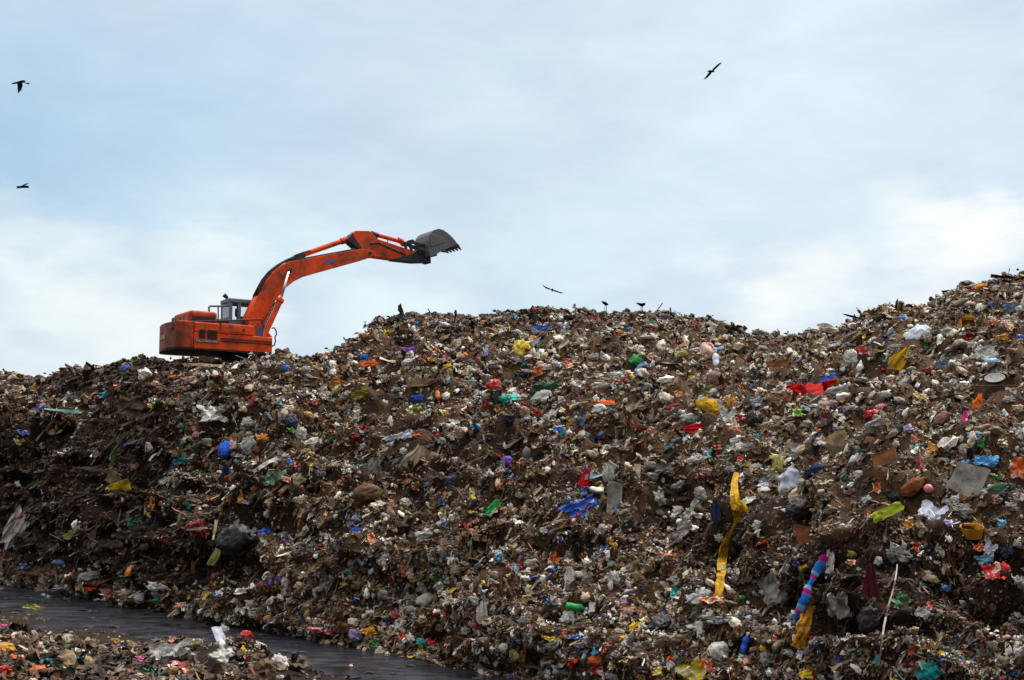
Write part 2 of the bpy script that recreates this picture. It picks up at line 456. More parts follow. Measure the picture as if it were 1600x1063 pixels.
# sky behind the camera, out of view, dimmed to darken camera-facing slopes
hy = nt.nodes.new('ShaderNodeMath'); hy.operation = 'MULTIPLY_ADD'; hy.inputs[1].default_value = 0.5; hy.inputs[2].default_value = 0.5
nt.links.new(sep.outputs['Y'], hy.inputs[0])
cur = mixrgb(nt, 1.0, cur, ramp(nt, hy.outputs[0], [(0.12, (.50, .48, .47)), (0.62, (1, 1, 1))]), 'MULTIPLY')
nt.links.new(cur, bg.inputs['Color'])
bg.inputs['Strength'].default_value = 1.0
sun_d = bpy.data.lights.new('sun', 'SUN'); sun_d.energy = 3.4; sun_d.angle = math.radians(10); sun_d.color = (1.0, 0.91, 0.80)
sun = link(bpy.data.objects.new('sun', sun_d))
sv = Vector((math.sin(SUN_AZ) * math.cos(SUN_EL), math.cos(SUN_AZ) * math.cos(SUN_EL), math.sin(SUN_EL)))
sun.rotation_euler = sv.to_track_quat('Z', 'Y').to_euler()

# ------------------------------------------------------------------ waste items: mesh kit
COLORS = {  # name: (words, sRGB of the material)
 'wh': ('white', (226, 226, 222)), 'pg': ('pale grey', (190, 188, 182)), 'gr': ('grey', (146, 142, 136)), 'dg': ('dark grey', (92, 90, 88)),
 'be': ('beige', (188, 172, 146)), 'ta': ('tan', (160, 138, 108)), 'br': ('brown', (104, 80, 60)), 'ru': ('rust brown', (134, 82, 48)),
 'bk': ('black', (34, 34, 38)), 'nv': ('navy', (40, 50, 80)), 'sl': ('slate blue', (92, 112, 132)), 'bl': ('blue', (36, 96, 206)),
 'lb': ('light blue', (140, 190, 222)), 'cy': ('cyan', (60, 190, 222)), 'te': ('teal', (30, 132, 134)), 'tq': ('turquoise', (40, 214, 194)),
 'gn': ('green', (20, 152, 66)), 'dk': ('dark green', (48, 96, 62)), 'li': ('lime green', (140, 206, 46)), 'ol': ('olive', (142, 136, 56)),
 'ye': ('yellow', (232, 202, 36)), 'py': ('pale yellow', (222, 212, 130)), 'mu': ('mustard', (196, 152, 26)), 'oc': ('ochre', (206, 140, 36)),
 'or': ('orange', (236, 106, 26)), 'rd': ('red', (206, 24, 26)), 'dr': ('dark red', (136, 28, 30)), 'ma': ('maroon', (86, 30, 38)),
 'pk': ('pink', (222, 130, 150)), 'mg': ('magenta', (204, 40, 132)), 'pu': ('purple', (112, 72, 170)), 'll': ('lilac', (176, 160, 206)),
 'nb': ('blue black', (22, 25, 34)), 'bw': ('bluish white', (208, 214, 228)), 'yg': ('yellow green', (150, 164, 38)), 'cb': ('sky blue', (84, 164, 226)), 'lv': ('pale lavender', (204, 206, 228)),
 'sa': ('salmon', (206, 146, 116)), 'pb': ('pinkish brown', (150, 112, 102)),
}

def ico(sub):
    bm = bmesh.new(); bmesh.ops.create_icosphere(bm, subdivisions=sub, radius=1.0)
    V = np.array([v.co[:] for v in bm.verts]); F = np.array([[v.index for v in f.verts] for f in bm.faces]); bm.free()
    return V, F
ICO = {k: ico(k) for k in (1, 2, 3, 4)}

def unit(V, zmax=0.5):
    lo, hi = V.min(0), V.max(0)
    V = (V - (lo + hi) / 2) / (hi - lo + 1e-9)
    V[:, 2] *= zmax / 0.5
    return V

def crumple_blob(sub, seed, flat=1.0, big=0.35, crease=1.0):
    V, F = ICO[sub]
    o = seed * 13.7
    w = 0.35 * np.stack([pn(V[:, 0] * 1.6 + o, V[:, 1] * 1.6, V[:, 2] * 1.6), pn(V[:, 0] * 1.6, V[:, 1] * 1.6 + o, V[:, 2] * 1.6), pn(V[:, 0] * 1.6, V[:, 1] * 1.6, V[:, 2] * 1.6 + o)], 1)
    Q = V + w
    r = 1 + big * pn(Q[:, 0] * 1.1 + o, Q[:, 1] * 1.1 + o, Q[:, 2] * 1.1)
    for k, a in ((1.8, 0.30), (3.4, 0.20), (6.5, 0.10)):
        rr = 1 - np.abs(pn(Q[:, 0] * k + o, Q[:, 1] * k - o, Q[:, 2] * k + 2 * o)) * 2
        r = r + crease * a * (np.clip(rr, 0, 1) ** 2 - 0.35)
    V2 = V * np.clip(r, 0.3, 2)[:, None]
    return unit(V2, 0.5), F

def sheet_grid(n, seed, amp=0.25, irregular=0.16, freq=2.2, droop=0.0):
    o = seed * 7.31
    t = np.linspace(-.5, .5, n)
    A, B = np.meshgrid(t, t, indexing='ij')
    a, b = A.ravel(), B.ravel()
    edge = np.maximum(np.abs(a), np.abs(b)) * 2
    ang = np.arctan2(b, a)
    sh = 1 + irregular * 2.2 * pn(np.cos(ang) * 1.4 + o, np.sin(ang) * 1.4, o * .3) * edge ** 2 + irregular * pn(np.cos(ang) * 5 + o, np.sin(ang) * 5, o) * edge ** 4
    a2, b2 = a * sh, b * sh
    wx, wy = a2 + 0.15 * pn(a * 3, b * 3, o), b2 + 0.15 * pn(a * 3, b * 3, o + 40)
    z = amp * 0.55 * ridged(wx * freq + o, wy * freq, o * .7, 3) + amp * 0.5 * pn(a * 1.3 + o, b * 1.3, 3.3) - droop * (edge ** 2) * .3
    a2 = a2 + amp * .35 * pn(wx * freq * 1.6, wy * freq * 1.6, o + 9); b2 = b2 + amp * .35 * pn(wx * freq * 1.6, wy * freq * 1.6, o + 19)
    return np.stack([a2, b2, z], 1), grid_faces(n, n)

def cloth_grid(n, seed, pinch=0.0):
    """hanging cloth: folds run along local y, pinched towards +y"""
    o = seed * 5.77
    A, B = np.meshgrid(np.linspace(-.5, .5, n), np.linspace(-.5, .5, n), indexing='ij')
    a, b = A.ravel(), B.ravel()
    width = 1 - pinch * smooth(-0.2, 0.5, b) + 0.18 * pn(b * 2.5, o, 1.0)
    x = a * width + 0.10 * pn(b * 1.8, o, 7.0)
    z = 0.16 * ridged(a * 3.0 + 0.35 * pn(b * 2, a * 2, o) + o, b * 0.6, o, 2) + 0.12 * pn(a * 1.5, b * 1.5, o)
    y = b * (1 + 0.20 * pn(a * 2.2, o, 4.0)) + 0.05 * pn(a * 7, o, 2.0) * (np.abs(b) * 2) ** 4
    return np.stack([x, y, z], 1), grid_faces(n, n)

def strip_grid(seed, nl=28, nw=4):
    o = seed * 3.9
    A, B = np.meshgrid(np.linspace(-.5, .5, nl), np.linspace(-.5, .5, nw), indexing='ij')
    a, b = A.ravel(), B.ravel()
    wv = 0.75 + 0.35 * pn(a * 4, o, 0.5)
    tw = 0.9 * pn(a * 2.2, o, 6.0) + .3 * pn(a * 7, o, 6.5)
    y = b * wv * np.cos(tw) + 0.25 * pn(a * 2.4, o, 11.0)
    z = b * wv * np.sin(tw) + 0.35 * pn(a * 2.8, o, 21.0)
    return np.stack([a, y, z], 1), grid_faces(nl, nw)

def board_mesh(seed, t=0.05):
    r = random.Random(seed)
    bm = bmesh.new()
    n = 7
    c = [(-.5 + r.uniform(0, .12), -.5 + r.uniform(0, .12)), (.5 - r.uniform(0, .12), -.5 + r.uniform(0, .1)), (.5 - r.uniform(0, .1), .5 - r.uniform(0, .12)), (-.5 + r.uniform(0, .1), .5 - r.uniform(0, .12))]
    top = {}
    for s in (0, 1):
        for i in range(n):
            for j in range(n):
                u, v = i / (n - 1), j / (n - 1)
                x = (1 - u) * (1 - v) * c[0][0] + u * (1 - v) * c[1][0] + u * v * c[2][0] + (1 - u) * v * c[3][0]
                y = (1 - u) * (1 - v) * c[0][1] + u * (1 - v) * c[1][1] + u * v * c[2][1] + (1 - u) * v * c[3][1]
                z = 0.10 * float(pn(u * 1.5 + seed, v * 1.5, seed * .7)) + (0.07 * abs(u - .55) if seed % 2 else 0.05 * abs(v - .4)) + (t if s else 0)
                e = 0.015 * float(pn(u * 9 + seed, v * 9, 5.0))
                top[s, i, j] = bm.verts.new((x + e, y - e, z))
    for s in (0, 1):
        for i in range(n - 1):
            for j in range(n - 1):
                f = [top[s, i, j], top[s, i + 1, j], top[s, i + 1, j + 1], top[s, i, j + 1]]
                bm.faces.new(f if s else f[::-1])
    loop = [(i, 0) for i in range(n - 1)] + [(n - 1, j) for j in range(n - 1)] + [(i, n - 1) for i in range(n - 1, 0, -1)] + [(0, j) for j in range(n - 1, 0, -1)]
    for k in range(len(loop)):
        p, q = loop[k], loop[(k + 1) % len(loop)]
        bm.faces.new([top[0, p[0], p[1]], top[0, q[0], q[1]], top[1, q[0], q[1]], top[1, p[0], p[1]]])
    return bm

def bm_obj_mesh(bm, name, mat=None, sm=False):
    bmesh.ops.recalc_face_normals(bm, faces=bm.faces)
    me = bpy.data.meshes.new(name); bm.to_mesh(me); bm.free()
    for p in me.polygons: p.use_smooth = sm
    if mat: me.materials.append(mat)
    return me

def lathe_bm(prof, n=14, axis='x'):
    """prof: [(along, radius)]; closed at radius 0"""
    bm = bmesh.new(); rings = []
    for (t, r) in prof:
        ring = []
        for k in range(n):
            a = 2 * math.pi * k / n
            p = (t, r * math.cos(a), r * math.sin(a)) if axis == 'x' else (r * math.cos(a), r * math.sin(a), t)
            ring.append(bm.verts.new(p))
        rings.append(ring)
    for A_, B_ in zip(rings, rings[1:]):
        for k in range(n):
            bm.faces.new([A_[k], A_[(k + 1) % n], B_[(k + 1) % n], B_[k]])
    bm.faces.new(rings[0][::-1]); bm.faces.new(rings[-1])
    return bm

KIT = {}
def kit(kind, i):
    """variant i of a kind, as a list of meshes: [body, (part name, mesh) ...]"""
    key = (kind, i)
    if key in KIT: return KIT[key]
    parts = []
    if kind == 'binbag':
        V, F = crumple_blob(4, 61.3 + i, crease=.75, big=.3)
        body = np_mesh('bin_bag', V, [F], None, True)
    elif kind in ('bag', 'sack'):
        if kind == 'bag' and i % 2:      # half empty, collapsed and wrung
            V, F = crumple_blob(4, 3.1 + i, crease=1.35, big=0.8)
            V = V + np.stack([.16 * pn(V[:, 1] * 4 + i, V[:, 0] * 3, V[:, 2] * 3), .16 * pn(V[:, 0] * 4, V[:, 1] * 3 + i, V[:, 2] * 3), .12 * ridged(V[:, 0] * 5 + i, V[:, 1] * 5, V[:, 2] * 3, 2)], 1)
            V = unit(V)
        else:
            V, F = crumple_blob(4, 3.1 + i + (50 if kind == 'sack' else 0), crease=1.5 if kind == 'bag' else 0.6, big=0.6 if kind == 'bag' else 0.25)
        body = np_mesh('crumpled_bag', V, [F], None, True)
    elif kind == 'knot':
        V, F = crumple_blob(4, 80.3 + i, crease=0.6, big=0.15)
        V[:, 1] += 0.25 * smooth(0.2, 0.5, V[:, 1]) ; V[:, :1] *= (1 - 0.55 * smooth(0.1, 0.5, V[:, 1]))[:, None]
        body = np_mesh('tied_bag', unit(V, 0.5), [F], None, True)
        V, F = crumple_blob(3, 90.1 + i); V = V * np.array([.20, .20, .2]) + np.array([0.02, 0.56, 0.0])
        parts.append(('knotted_neck', np_mesh('knotted_neck', V, [F], None, True)))
    elif kind in ('film', 'wrap'):
        V, F = sheet_grid(22 if kind == 'film' else 14, 2.3 + i + (30 if kind == 'wrap' else 0), 0.34 if kind == 'film' else 0.42, 0.2)
        body = np_mesh('crinkled_sheet', V, [F], None, True)
    elif kind in ('cloth', 'drape'):
        V, F = cloth_grid(24, 1.7 + i, 0.55 if kind == 'drape' else 0.1)
        if kind == 'cloth':
            V[:, 2] += 0.22 * pn(V[:, 0] * 2.2 + i * 3, V[:, 1] * 2.2, i * 1.9)
        body = np_mesh('folded_cloth', V, [F], None, True)
    elif kind == 'strip':
        V, F = strip_grid(1.3 + i)
        body = np_mesh('ribbon', V, [F], None, True)
    elif kind in ('board', 'slab'):
        body = bm_obj_mesh(board_mesh(i + 1, 0.05 if kind == 'board' else 0.3), 'board')
    elif kind == 'box':
        r = random.Random(i); bm = bmesh.new()
        bmesh.ops.create_cube(bm, size=1.0)
        topf = max(bm.faces, key=lambda f: f.normal.z)
        bmesh.ops.delete(bm, geom=[topf], context='FACES')
        for v in bm.verts: v.co += Vector((r.uniform(-.08, .08), r.uniform(-.08, .08), r.uniform(-.08, .08)))
        bmesh.ops.subdivide_edges(bm, edges=bm.edges[:], cuts=3, use_grid_fill=True)
        for v in bm.verts: v.co += 0.05 * Vector((float(pn(v.co.x * 3 + i, v.co.y * 3, v.co.z * 3)), float(pn(v.co.x * 3, v.co.y * 3 + i, v.co.z * 3)), 0))
        g = bm.faces[:]
        bmesh.ops.solidify(bm, geom=g, thickness=0.03)
        body = bm_obj_mesh(bm, 'carton')
        bm = board_mesh(40 + i, 0.03)
        bmesh.ops.transform(bm, matrix=Matrix.Translation((0, 0.62, 0.56)) @ Matrix.Rotation(0.7, 4, 'X') @ Matrix.Diagonal((0.95, 0.4, 1, 1)), verts=bm.verts)
        parts.append(('flap', bm_obj_mesh(bm, 'flap')))
    elif kind == 'bottle':
        bm = lathe_bm([(-.5, .10), (-.48, .15), (-.2, .16), (-.17, .145), (.0, .145), (.03, .16), (.18, .155), (.32, .07), (.38, .05), (.42, .05)], 14)
        for v in bm.verts: v.co.z += 0.05 * float(pn(v.co.x * 4 + i, v.co.y * 4, v.co.z * 4)); v.co.y += 0.03 * float(pn(v.co.x * 3, i, v.co.z * 3))
        body = bm_obj_mesh(bm, 'bottle', None, True)
        parts.append(('cap', bm_obj_mesh(lathe_bm([(.405, .068), (.41, .075), (.49, .075), (.5, .06)], 12), 'cap')))
    elif kind == 'stick':
        bm = lathe_bm([(-.5, .02), (-.47, .035), (-.2, .04), (.1, .03), (.4, .028), (.5, .012)], 7)
        for v in bm.verts: v.co.y += 0.10 * float(pn(v.co.x * 2.2 + i * 3, i, 0.5)); v.co.z += 0.10 * float(pn(v.co.x * 2.2, i * 3, 4.5))
        body = bm_obj_mesh(bm, 'stick')
    elif kind == 'tub':
        bm = lathe_bm([(.30, .28), (.30, .38), (-.25, .46), (-.28, .48), (-.30, .47), (-.26, .43), (.24, .34), (.26, .1)], 20, 'z')
        bmesh.ops.transform(bm, matrix=Matrix.Rotation(2.0, 4, 'X'), verts=bm.verts)
        body = bm_obj_mesh(bm, 'tub', None, False)
    elif kind == 'ball':
        V, F = crumple_blob(3, 120 + i, crease=0.25, big=0.08)
        body = np_mesh('ball', V, [F], None, True)
    elif kind == 'plate':
        bm = lathe_bm([(.0, .30), (.0, .36), (.05, .48), (.07, .5), (.085, .49), (.06, .42), (.045, .3)], 28, 'z')
        for v in bm.verts: v.co.z += 0.06 * v.co.x * v.co.x
        body = bm_obj_mesh(bm, 'plate', None, True)
    else:
        raise ValueError(kind)
    KIT[key] = (body, parts)
    return KIT[key]

NV = {'binbag': 5, 'bag': 14, 'sack': 6, 'knot': 5, 'film': 12, 'wrap': 12, 'cloth': 9, 'drape': 7, 'strip': 8, 'board': 7, 'slab': 3, 'box': 4, 'bottle': 4, 'stick': 6, 'tub': 2, 'ball': 4, 'plate': 1}
INFO = {  # kind: (object name, noun, category, group, material)
 'bag': ('plastic_bag', 'plastic bag', 'plastic bag', 'crumpled plastic bags strewn over the dump', 'film'),
 'binbag': ('bin_bag', 'bin bag', 'plastic bag', 'dark bin bags strewn over the dump', 'film'),
 'knot': ('tied_bag', 'tied plastic bag', 'plastic bag', 'tied bags strewn over the dump', 'film'),
 'sack': ('sack', 'stuffed sack', 'sack', 'sacks strewn over the dump', 'cloth'),
 'film': ('plastic_sheet', 'plastic sheet', 'plastic sheet', 'torn plastic sheets strewn over the dump', 'film'),
 'wrap': ('wrapper', 'wrapper', 'wrapper', 'wrappers strewn over the dump', 'wrapper'),
 'cloth': ('rag', 'rag', 'rag', 'rags strewn over the dump', 'cloth'),
 'drape': ('hanging_cloth', 'hanging cloth', 'cloth', 'cloths hanging down the dump face', 'cloth'),
 'strip': ('plastic_strip', 'plastic strip', 'strip', 'strips strewn over the dump', 'film'),
 'board': ('cardboard_sheet', 'flat board', 'board', 'flat boards strewn over the dump', 'card'),
 'slab': ('board_slab', 'thick slab', 'slab', 'slabs strewn over the dump', 'card'),
 'box': ('carton', 'open carton', 'carton', 'cartons strewn over the dump', 'card'),
 'bottle': ('plastic_bottle', 'plastic bottle', 'bottle', 'plastic bottles strewn over the dump', 'film'),
 'stick': ('stick', 'stick', 'stick', 'sticks strewn over the dump', 'card'),
 'tub': ('plastic_tub', 'plastic tub', 'tub', 'plastic tubs strewn over the dump', 'bright'),
 'ball': ('ball', 'round ball', 'ball', 'round balls of waste strewn over the dump', 'film'),
 'plate': ('plate', 'oval plate', 'plate', 'plates strewn over the dump', 'bright'),
}
BRIGHT = set('cb yg bl cy tq gn li ye mu oc or rd pk mg pu te ll'.split())

# kind column row width height turn colour | label | short way to refer to it
LAND = """
bag 817 549 30 30 0 ye | big bright yellow bag slumped on the middle crest of the hill | the big yellow bag
film 846 516 24 11 5 bl | flat blue tarpaulin lying just under the crest line | the blue tarpaulin
bag 996 565 28 21 -10 gn | bright green plastic bag on the upper slope under the perched birds | the bright green bag
bag 793 624 38 15 12 tq | turquoise plastic bag stretched out flat, the only turquoise one | the turquoise bag
bag 772 606 22 20 25 rd | crimson bag just uphill of the turquoise bag | the crimson bag
film 850 611 40 17 15 dk | dull green tarpaulin folded over rubbish on the middle slope | the dull green tarpaulin
bag 849 627 34 24 20 pg | large ruffled pale grey bag beside the turquoise bag | the ruffled grey bag
bag 857 655 48 15 35 wh | long white bag drawn out to a thin tail | the long white tailed bag
bag 960 588 38 13 -3 wh | plump white bag with a pink corner beneath the bright green bag | the plump white bag
bottle 1119 566 32 26 88 bw | bluish white upright bottle shaped cylinder standing in the upper slope | the upright pale cylinder
bag 1108 544 17 14 0 pk | round pink bag above the upright pale cylinder | the round pink bag
sack 1122 594 28 21 -10 pb | brown pink stuffed sack under the upright pale cylinder | the brown pink sack
sack 1110 638 44 24 -32 mu | shiny mustard yellow sack lying aslant on the slope | the mustard sack
film 1137 657 20 26 10 pg | pale grey stiff sheet standing on edge beside the mustard sack | the stiff grey sheet
binbag 1182 658 26 26 0 bk | black bag beside the stiff grey sheet | the upper black bag
drape 1085 674 15 28 80 rd | vivid red rag beneath the crumpled white bag | the vivid red rag
slab 1026 494 15 8 -3 pg | pale square block sitting on the crest line by the birds | the pale crest block
slab 942 631 38 8 6 or | orange brown plank lying level on the middle slope | the orange plank
cloth 1296 596 24 15 20 bl | blue end of cloth tucked onto the long scarlet cloth | the blue cloth
bag 1312 613 44 21 12 pg | large pale bag below the long scarlet cloth | the large pale bag
bag 1332 562 22 27 10 pg | pale grey cone shaped bag in a dark hollow | the grey cone bag
drape 1407 564 22 34 -38 mu | crumpled yellow bag dangling beside the patterned white sack | the dangling yellow bag
sack 1437 529 40 28 22 bw | white and blue patterned sack high on the far slope | the patterned sack
bag 1452 529 22 18 0 be | cream bag leaning on the patterned sack | the cream bag
sack 1529 455 32 14 12 oc | folded ochre mattress near the top of the highest ridge | the ochre mattress
knot 1562 467 16 17 0 gr | round grey bag below the ochre mattress | the round grey bag
slab 1401 474 20 7 -4 pg | pale flat block on the ridge with thin wire rising behind it | the pale ridge block
box 1512 510 20 15 0 oc | open ochre carton on the high slope | the open ochre carton
plate 1555 592 28 13 -4 wh | white oval plate lying on brown wood, two rims showing | the white oval plate
stick 1556 606 66 40 -4 br | dark brown broken branch under the white oval plate | the brown branch
drape 1527 630 12 28 -20 or | orange red cloth strip standing up beside white film | the orange cloth strip
drape 1509 655 10 22 -15 mg | magenta cloth strip below the orange cloth strip | the magenta cloth strip
bag 1361 651 22 18 0 rd | bright red plastic bag beside a grey white bag | the bright red bag
bag 1369 665 40 18 22 gr | long grey bag tucked under the bright red bag | the long grey bag
sack 1475 655 28 18 25 pb | pinkish checked bundle on the slope | the pinkish bundle
board 1308 695 36 32 20 ta | flat tan cardboard with an irregular torn edge | the torn tan cardboard
board 1241 702 24 15 0 pg | pale box lid with small dark slots | the slotted pale lid
bag 1222 733 34 30 15 ol | olive yellow balloon shaped bag | the olive balloon bag
cloth 1238 752 38 30 30 bw | pale blue white cloth hung over a beige sack, corner pointing up | the pale blue cloth
sack 1243 778 20 26 -30 be | beige rounded sack under the pale blue cloth | the beige sack
binbag 1250 798 40 34 15 bk | big black bag below the beige sack | the big black bag
sack 1276 737 36 17 10 nv | navy stuffed bag behind the pale blue cloth | the navy stuffed bag
board 1517 755 52 52 -32 gr | large grey brown cardboard sheet standing askew, biggest board on the hill | the biggest grey board
film 1537 724 26 15 -10 cb | sky blue film lying on the top corner of the biggest grey board | the sky blue film
bag 1509 725 22 13 20 cb | sky blue bag next to the sky blue film | the sky blue bag
sack 1560 767 48 18 8 dk | dark green bulging sack under the biggest grey board | the dark green sack
wrap 1591 734 22 28 0 or | orange and yellow packet at the edge of the view | the orange packet
sack 1430 762 44 22 30 ru | brown rolled bundle lying aslant | the brown rolled bundle
ball 1451 764 13 13 0 pk | pinkish white round ball beside the brown rolled bundle | the whitish ball
film 1464 812 38 34 -35 bw | crinkled clear plastic film with a cyan top | the crinkled film
cloth 1386 803 44 15 20 yg | yellow green rag stretched along the slope | the yellow green rag
bag 1502 802 44 25 -12 gr | big translucent grey bag under the biggest grey board | the translucent grey bag
tub 1519 831 34 27 -4 oc | orange yellow open tub lying on its side | the orange tub
board 1260 836 38 28 -10 ru | reddish brown board over a dark hollow | the reddish board
film 1214 917 36 40 40 gr | curled grey sheet leaning on the steep lower face | the curled grey sheet
film 1296 880 9 44 -8 pg | narrow stiff grey sheet above the striped sleeve | the narrow grey sheet
film 1312 940 26 36 10 gr | folded grey sheet flap on the dark lower face | the folded grey flap
drape 1360 915 22 56 0 ma | maroon cloth hanging in folds on the dark lower face | the maroon cloth
binbag 1360 968 36 50 0 bk | smooth black bag hanging under the maroon cloth | the hanging black bag
bag 1399 864 38 32 -5 gr | grey rough bundle above the thin pale strip | the grey rough bundle
wrap 1560 900 30 26 0 rd | red and yellow packet on the dark lower face | the red yellow packet
cloth 1450 1050 34 22 30 te | teal green cloth at the foot of the dark face | the teal cloth
film 910 797 52 24 28 bl | vivid blue tarpaulin heap beside the grey hanging roll | the vivid blue heap
strip 932 790 36 11 42 py | pale yellow fringe trailing from the vivid blue heap | the pale fringe
board 960 784 24 58 -6 gr | grey carpet roll end hanging over the edge | the grey carpet roll
drape 953 742 28 30 20 gr | grey cloth hood shape above the grey carpet roll | the grey hood
drape 914 748 16 26 -20 rd | red cloth hanging above the vivid blue heap | the red hanging cloth
ball 831 712 27 27 0 dg | dark glassy round jar half buried in soil | the glassy jar
binbag 1034 985 48 34 20 bk | shiny black bag on the lower ledge | the shiny black bag
bag 1092 934 42 24 15 wh | large white bag on the ledge beside the long yellow cloth | the large white ledge bag
bottle 904 949 32 30 -8 gn | green plastic bottle lying on the ledge | the green bottle
bottle 1155 940 30 30 22 gn | green crushed bottle at the foot of the long yellow cloth | the crushed green bottle
bottle 1166 1004 30 40 72 bl | clear bottle with blue lower half | the blue bottle
sack 1119 1024 30 34 -25 pg | pale grey sack standing near the bottom | the pale standing sack
wrap 1090 1046 34 24 25 ye | yellow and orange packet by the pale standing sack | the yellow packet
box 840 1027 30 26 -5 br | brown carton on the shore of the black water | the brown carton
bag 932 1032 24 14 0 or | bright orange bag at the foot of the hill | the bright orange bag
bag 880 1047 34 20 10 gr | grey bag at the foot of the hill beside the brown carton | the grey foot bag
bag 560 830 20 15 -20 bl | blue bag with a knotted end on the lower middle slope | the lower blue bag
wrap 579 847 15 15 -50 or | orange scrap trailing from the lower blue bag | the orange scrap
slab 706 849 54 7 -6 gr | grey plank lying level on the lower slope | the grey plank
box 750 860 22 28 -8 be | beige crushed carton at the end of the grey plank | the beige carton
bag 667 837 36 22 10 pg | pale ruffled bag above the grey plank | the pale ruffled bag
bottle 482 962 30 34 88 oc | amber upright bottle on the shore | the amber bottle
bag 657 1006 19 15 0 te | teal bag on the shore of the black water | the teal shore bag
bag 557 990 23 19 0 ll | lilac plastic bag on the shore | the lilac bag
bag 435 1040 34 30 0 pg | whitish matted heap on the near bank | the whitish heap
binbag 370 846 60 46 15 nb | large blue black bag on the dark lower face, widest dark bag | the large blue black bag
drape 340 862 12 40 -30 py | pale pointed strip leaning on the large blue black bag | the pale pointed strip
bag 308 830 32 30 35 dr | dark red cloth bundle beside the large blue black bag | the dark red bundle
board 190 759 34 18 22 ye | flat yellow sheet on the dark cut face | the flat yellow sheet
board 180 746 22 22 -30 ta | beige board behind the flat yellow sheet | the beige board
sack 352 706 20 28 -15 bl | bright blue upright bag on the slope below the excavator | the bright blue bag
bag 389 696 30 26 15 pg | pale grey bag beside the bright blue bag | the pale grey bag
drape 355 746 17 34 0 nv | navy cloth hanging below the bright blue bag | the navy hanging cloth
film 215 634 38 36 -10 br | drab brown sheet standing out of the dark slope below the excavator | the drab brown sheet
bag 226 586 22 21 0 wh | white lattice like crate remains under the excavator's rear | the white crate remains
bag 197 577 14 12 0 bl | blue bag on the crest beside the white crate remains | the crest blue bag
bag 272 592 24 10 8 or | orange red rags just below the excavator | the orange red rags
film 330 651 34 25 10 pg | heap of glittering silver foil | the silver foil
bag 285 668 21 13 0 dk | green bag beside the silver foil | the green foil side bag
strip 414 726 40 9 33 wh | white flat strip lying aslant like a plank | the white slanted strip
bag 482 697 36 16 30 pg | pale rolled bag on the slope | the pale rolled bag
binbag 454 660 22 24 0 nv | navy bag above a lime green scrap | the navy bag
bag 470 681 18 24 10 pg | clear grey bag under the navy bag | the clear grey bag
wrap 459 672 14 14 40 li | lime green scrap under the navy bag | the lime scrap
bag 501 681 19 12 0 ye | yellow bag beside the clear grey bag | the small yellow bag
drape 645 716 20 44 -35 be | striped beige cloth draped down the slope | the beige draped cloth
cloth 670 713 30 18 -10 ta | tan rag lying behind the beige draped cloth | the tan rag
cloth 597 731 36 26 10 gr | knotted grey cloth bundle beside the beige draped cloth | the grey cloth bundle
film 626 687 40 14 22 bw | pale blue white torn bag with a red tip | the torn pale blue bag
sack 572 771 46 26 10 br | brown sack sunk in soil | the brown sunken sack
slab 657 599 46 12 4 ta | tan mattress slab lying flat on the upper slope | the tan mattress
bag 579 570 34 12 10 or | orange rag bundle near the crest by the excavator | the orange crest rag
cloth 640 550 26 12 5 pu | purple cloth on the slope beneath the bucket | the purple cloth
film 564 616 22 14 20 ol | olive yellow sheet on the upper slope | the olive sheet
bag 654 624 22 14 10 bl | blue bag below the tan mattress | the mattress side blue bag
bag 691 648 16 14 0 ye | yellow bag below the dark green scrap | the scrap yellow bag
bag 792 722 17 15 0 pu | purple bag on the middle of the slope | the purple bag
cloth 772 794 28 12 40 gn | bright green netting on the lower slope | the green netting
bag 448 566 5 5 0 sl | small slate scrap on the crest | the slate scrap
strip 749 760 34 10 80 gr | grey pointed strip rising from dark soil | the grey pointed strip
stick 745 718 36 16 28 ta | pale straight stick poking out of the dark slope | the pale stick
bag 248 939 29 11 -5 gn | sea green bag at the edge of the black water | the sea green bag
bag 247 919 34 16 -10 pg | large whitish bag on the shore above the sea green bag | the shore white bag
knot 221 937 17 18 -30 pg | pale tied bag sitting in the water edge | the tied shore bag
bag 140 903 38 16 15 gr | grey bag on the shore under the dark face | the grey shore bag
film 104 914 28 7 6 wh | white flat film at the water edge | the flat white film
tub 168 927 20 12 0 pk | pink tub in the water edge | the pink tub
film 25 830 22 64 -18 pg | pale torn film hanging on the dark cut face | the hanging torn film
bag 25 1035 20 17 0 or | orange ring shaped plastic piece on the near bank | the orange ring
bag 27 1047 18 13 0 pu | dark purple bag under the orange ring | the dark purple bag
cloth 57 1041 46 14 18 te | teal and white rag on the near bank | the teal rag
film 270 1022 52 24 20 pg | heap of printed white wrappers on the near bank | the printed wrapper heap
board 344 1001 16 42 28 lv | pale lavender panel sticking up from the near bank | the lavender panel
film 352 1030 36 28 -35 pg | clear crinkled sheet below the lavender panel | the clear sheet
bag 385 994 24 13 0 rd | red wrappers beside the lavender panel | the red wrappers
bag 4 982 12 12 0 mg | pink magenta scrap on the near bank | the magenta scrap
"""
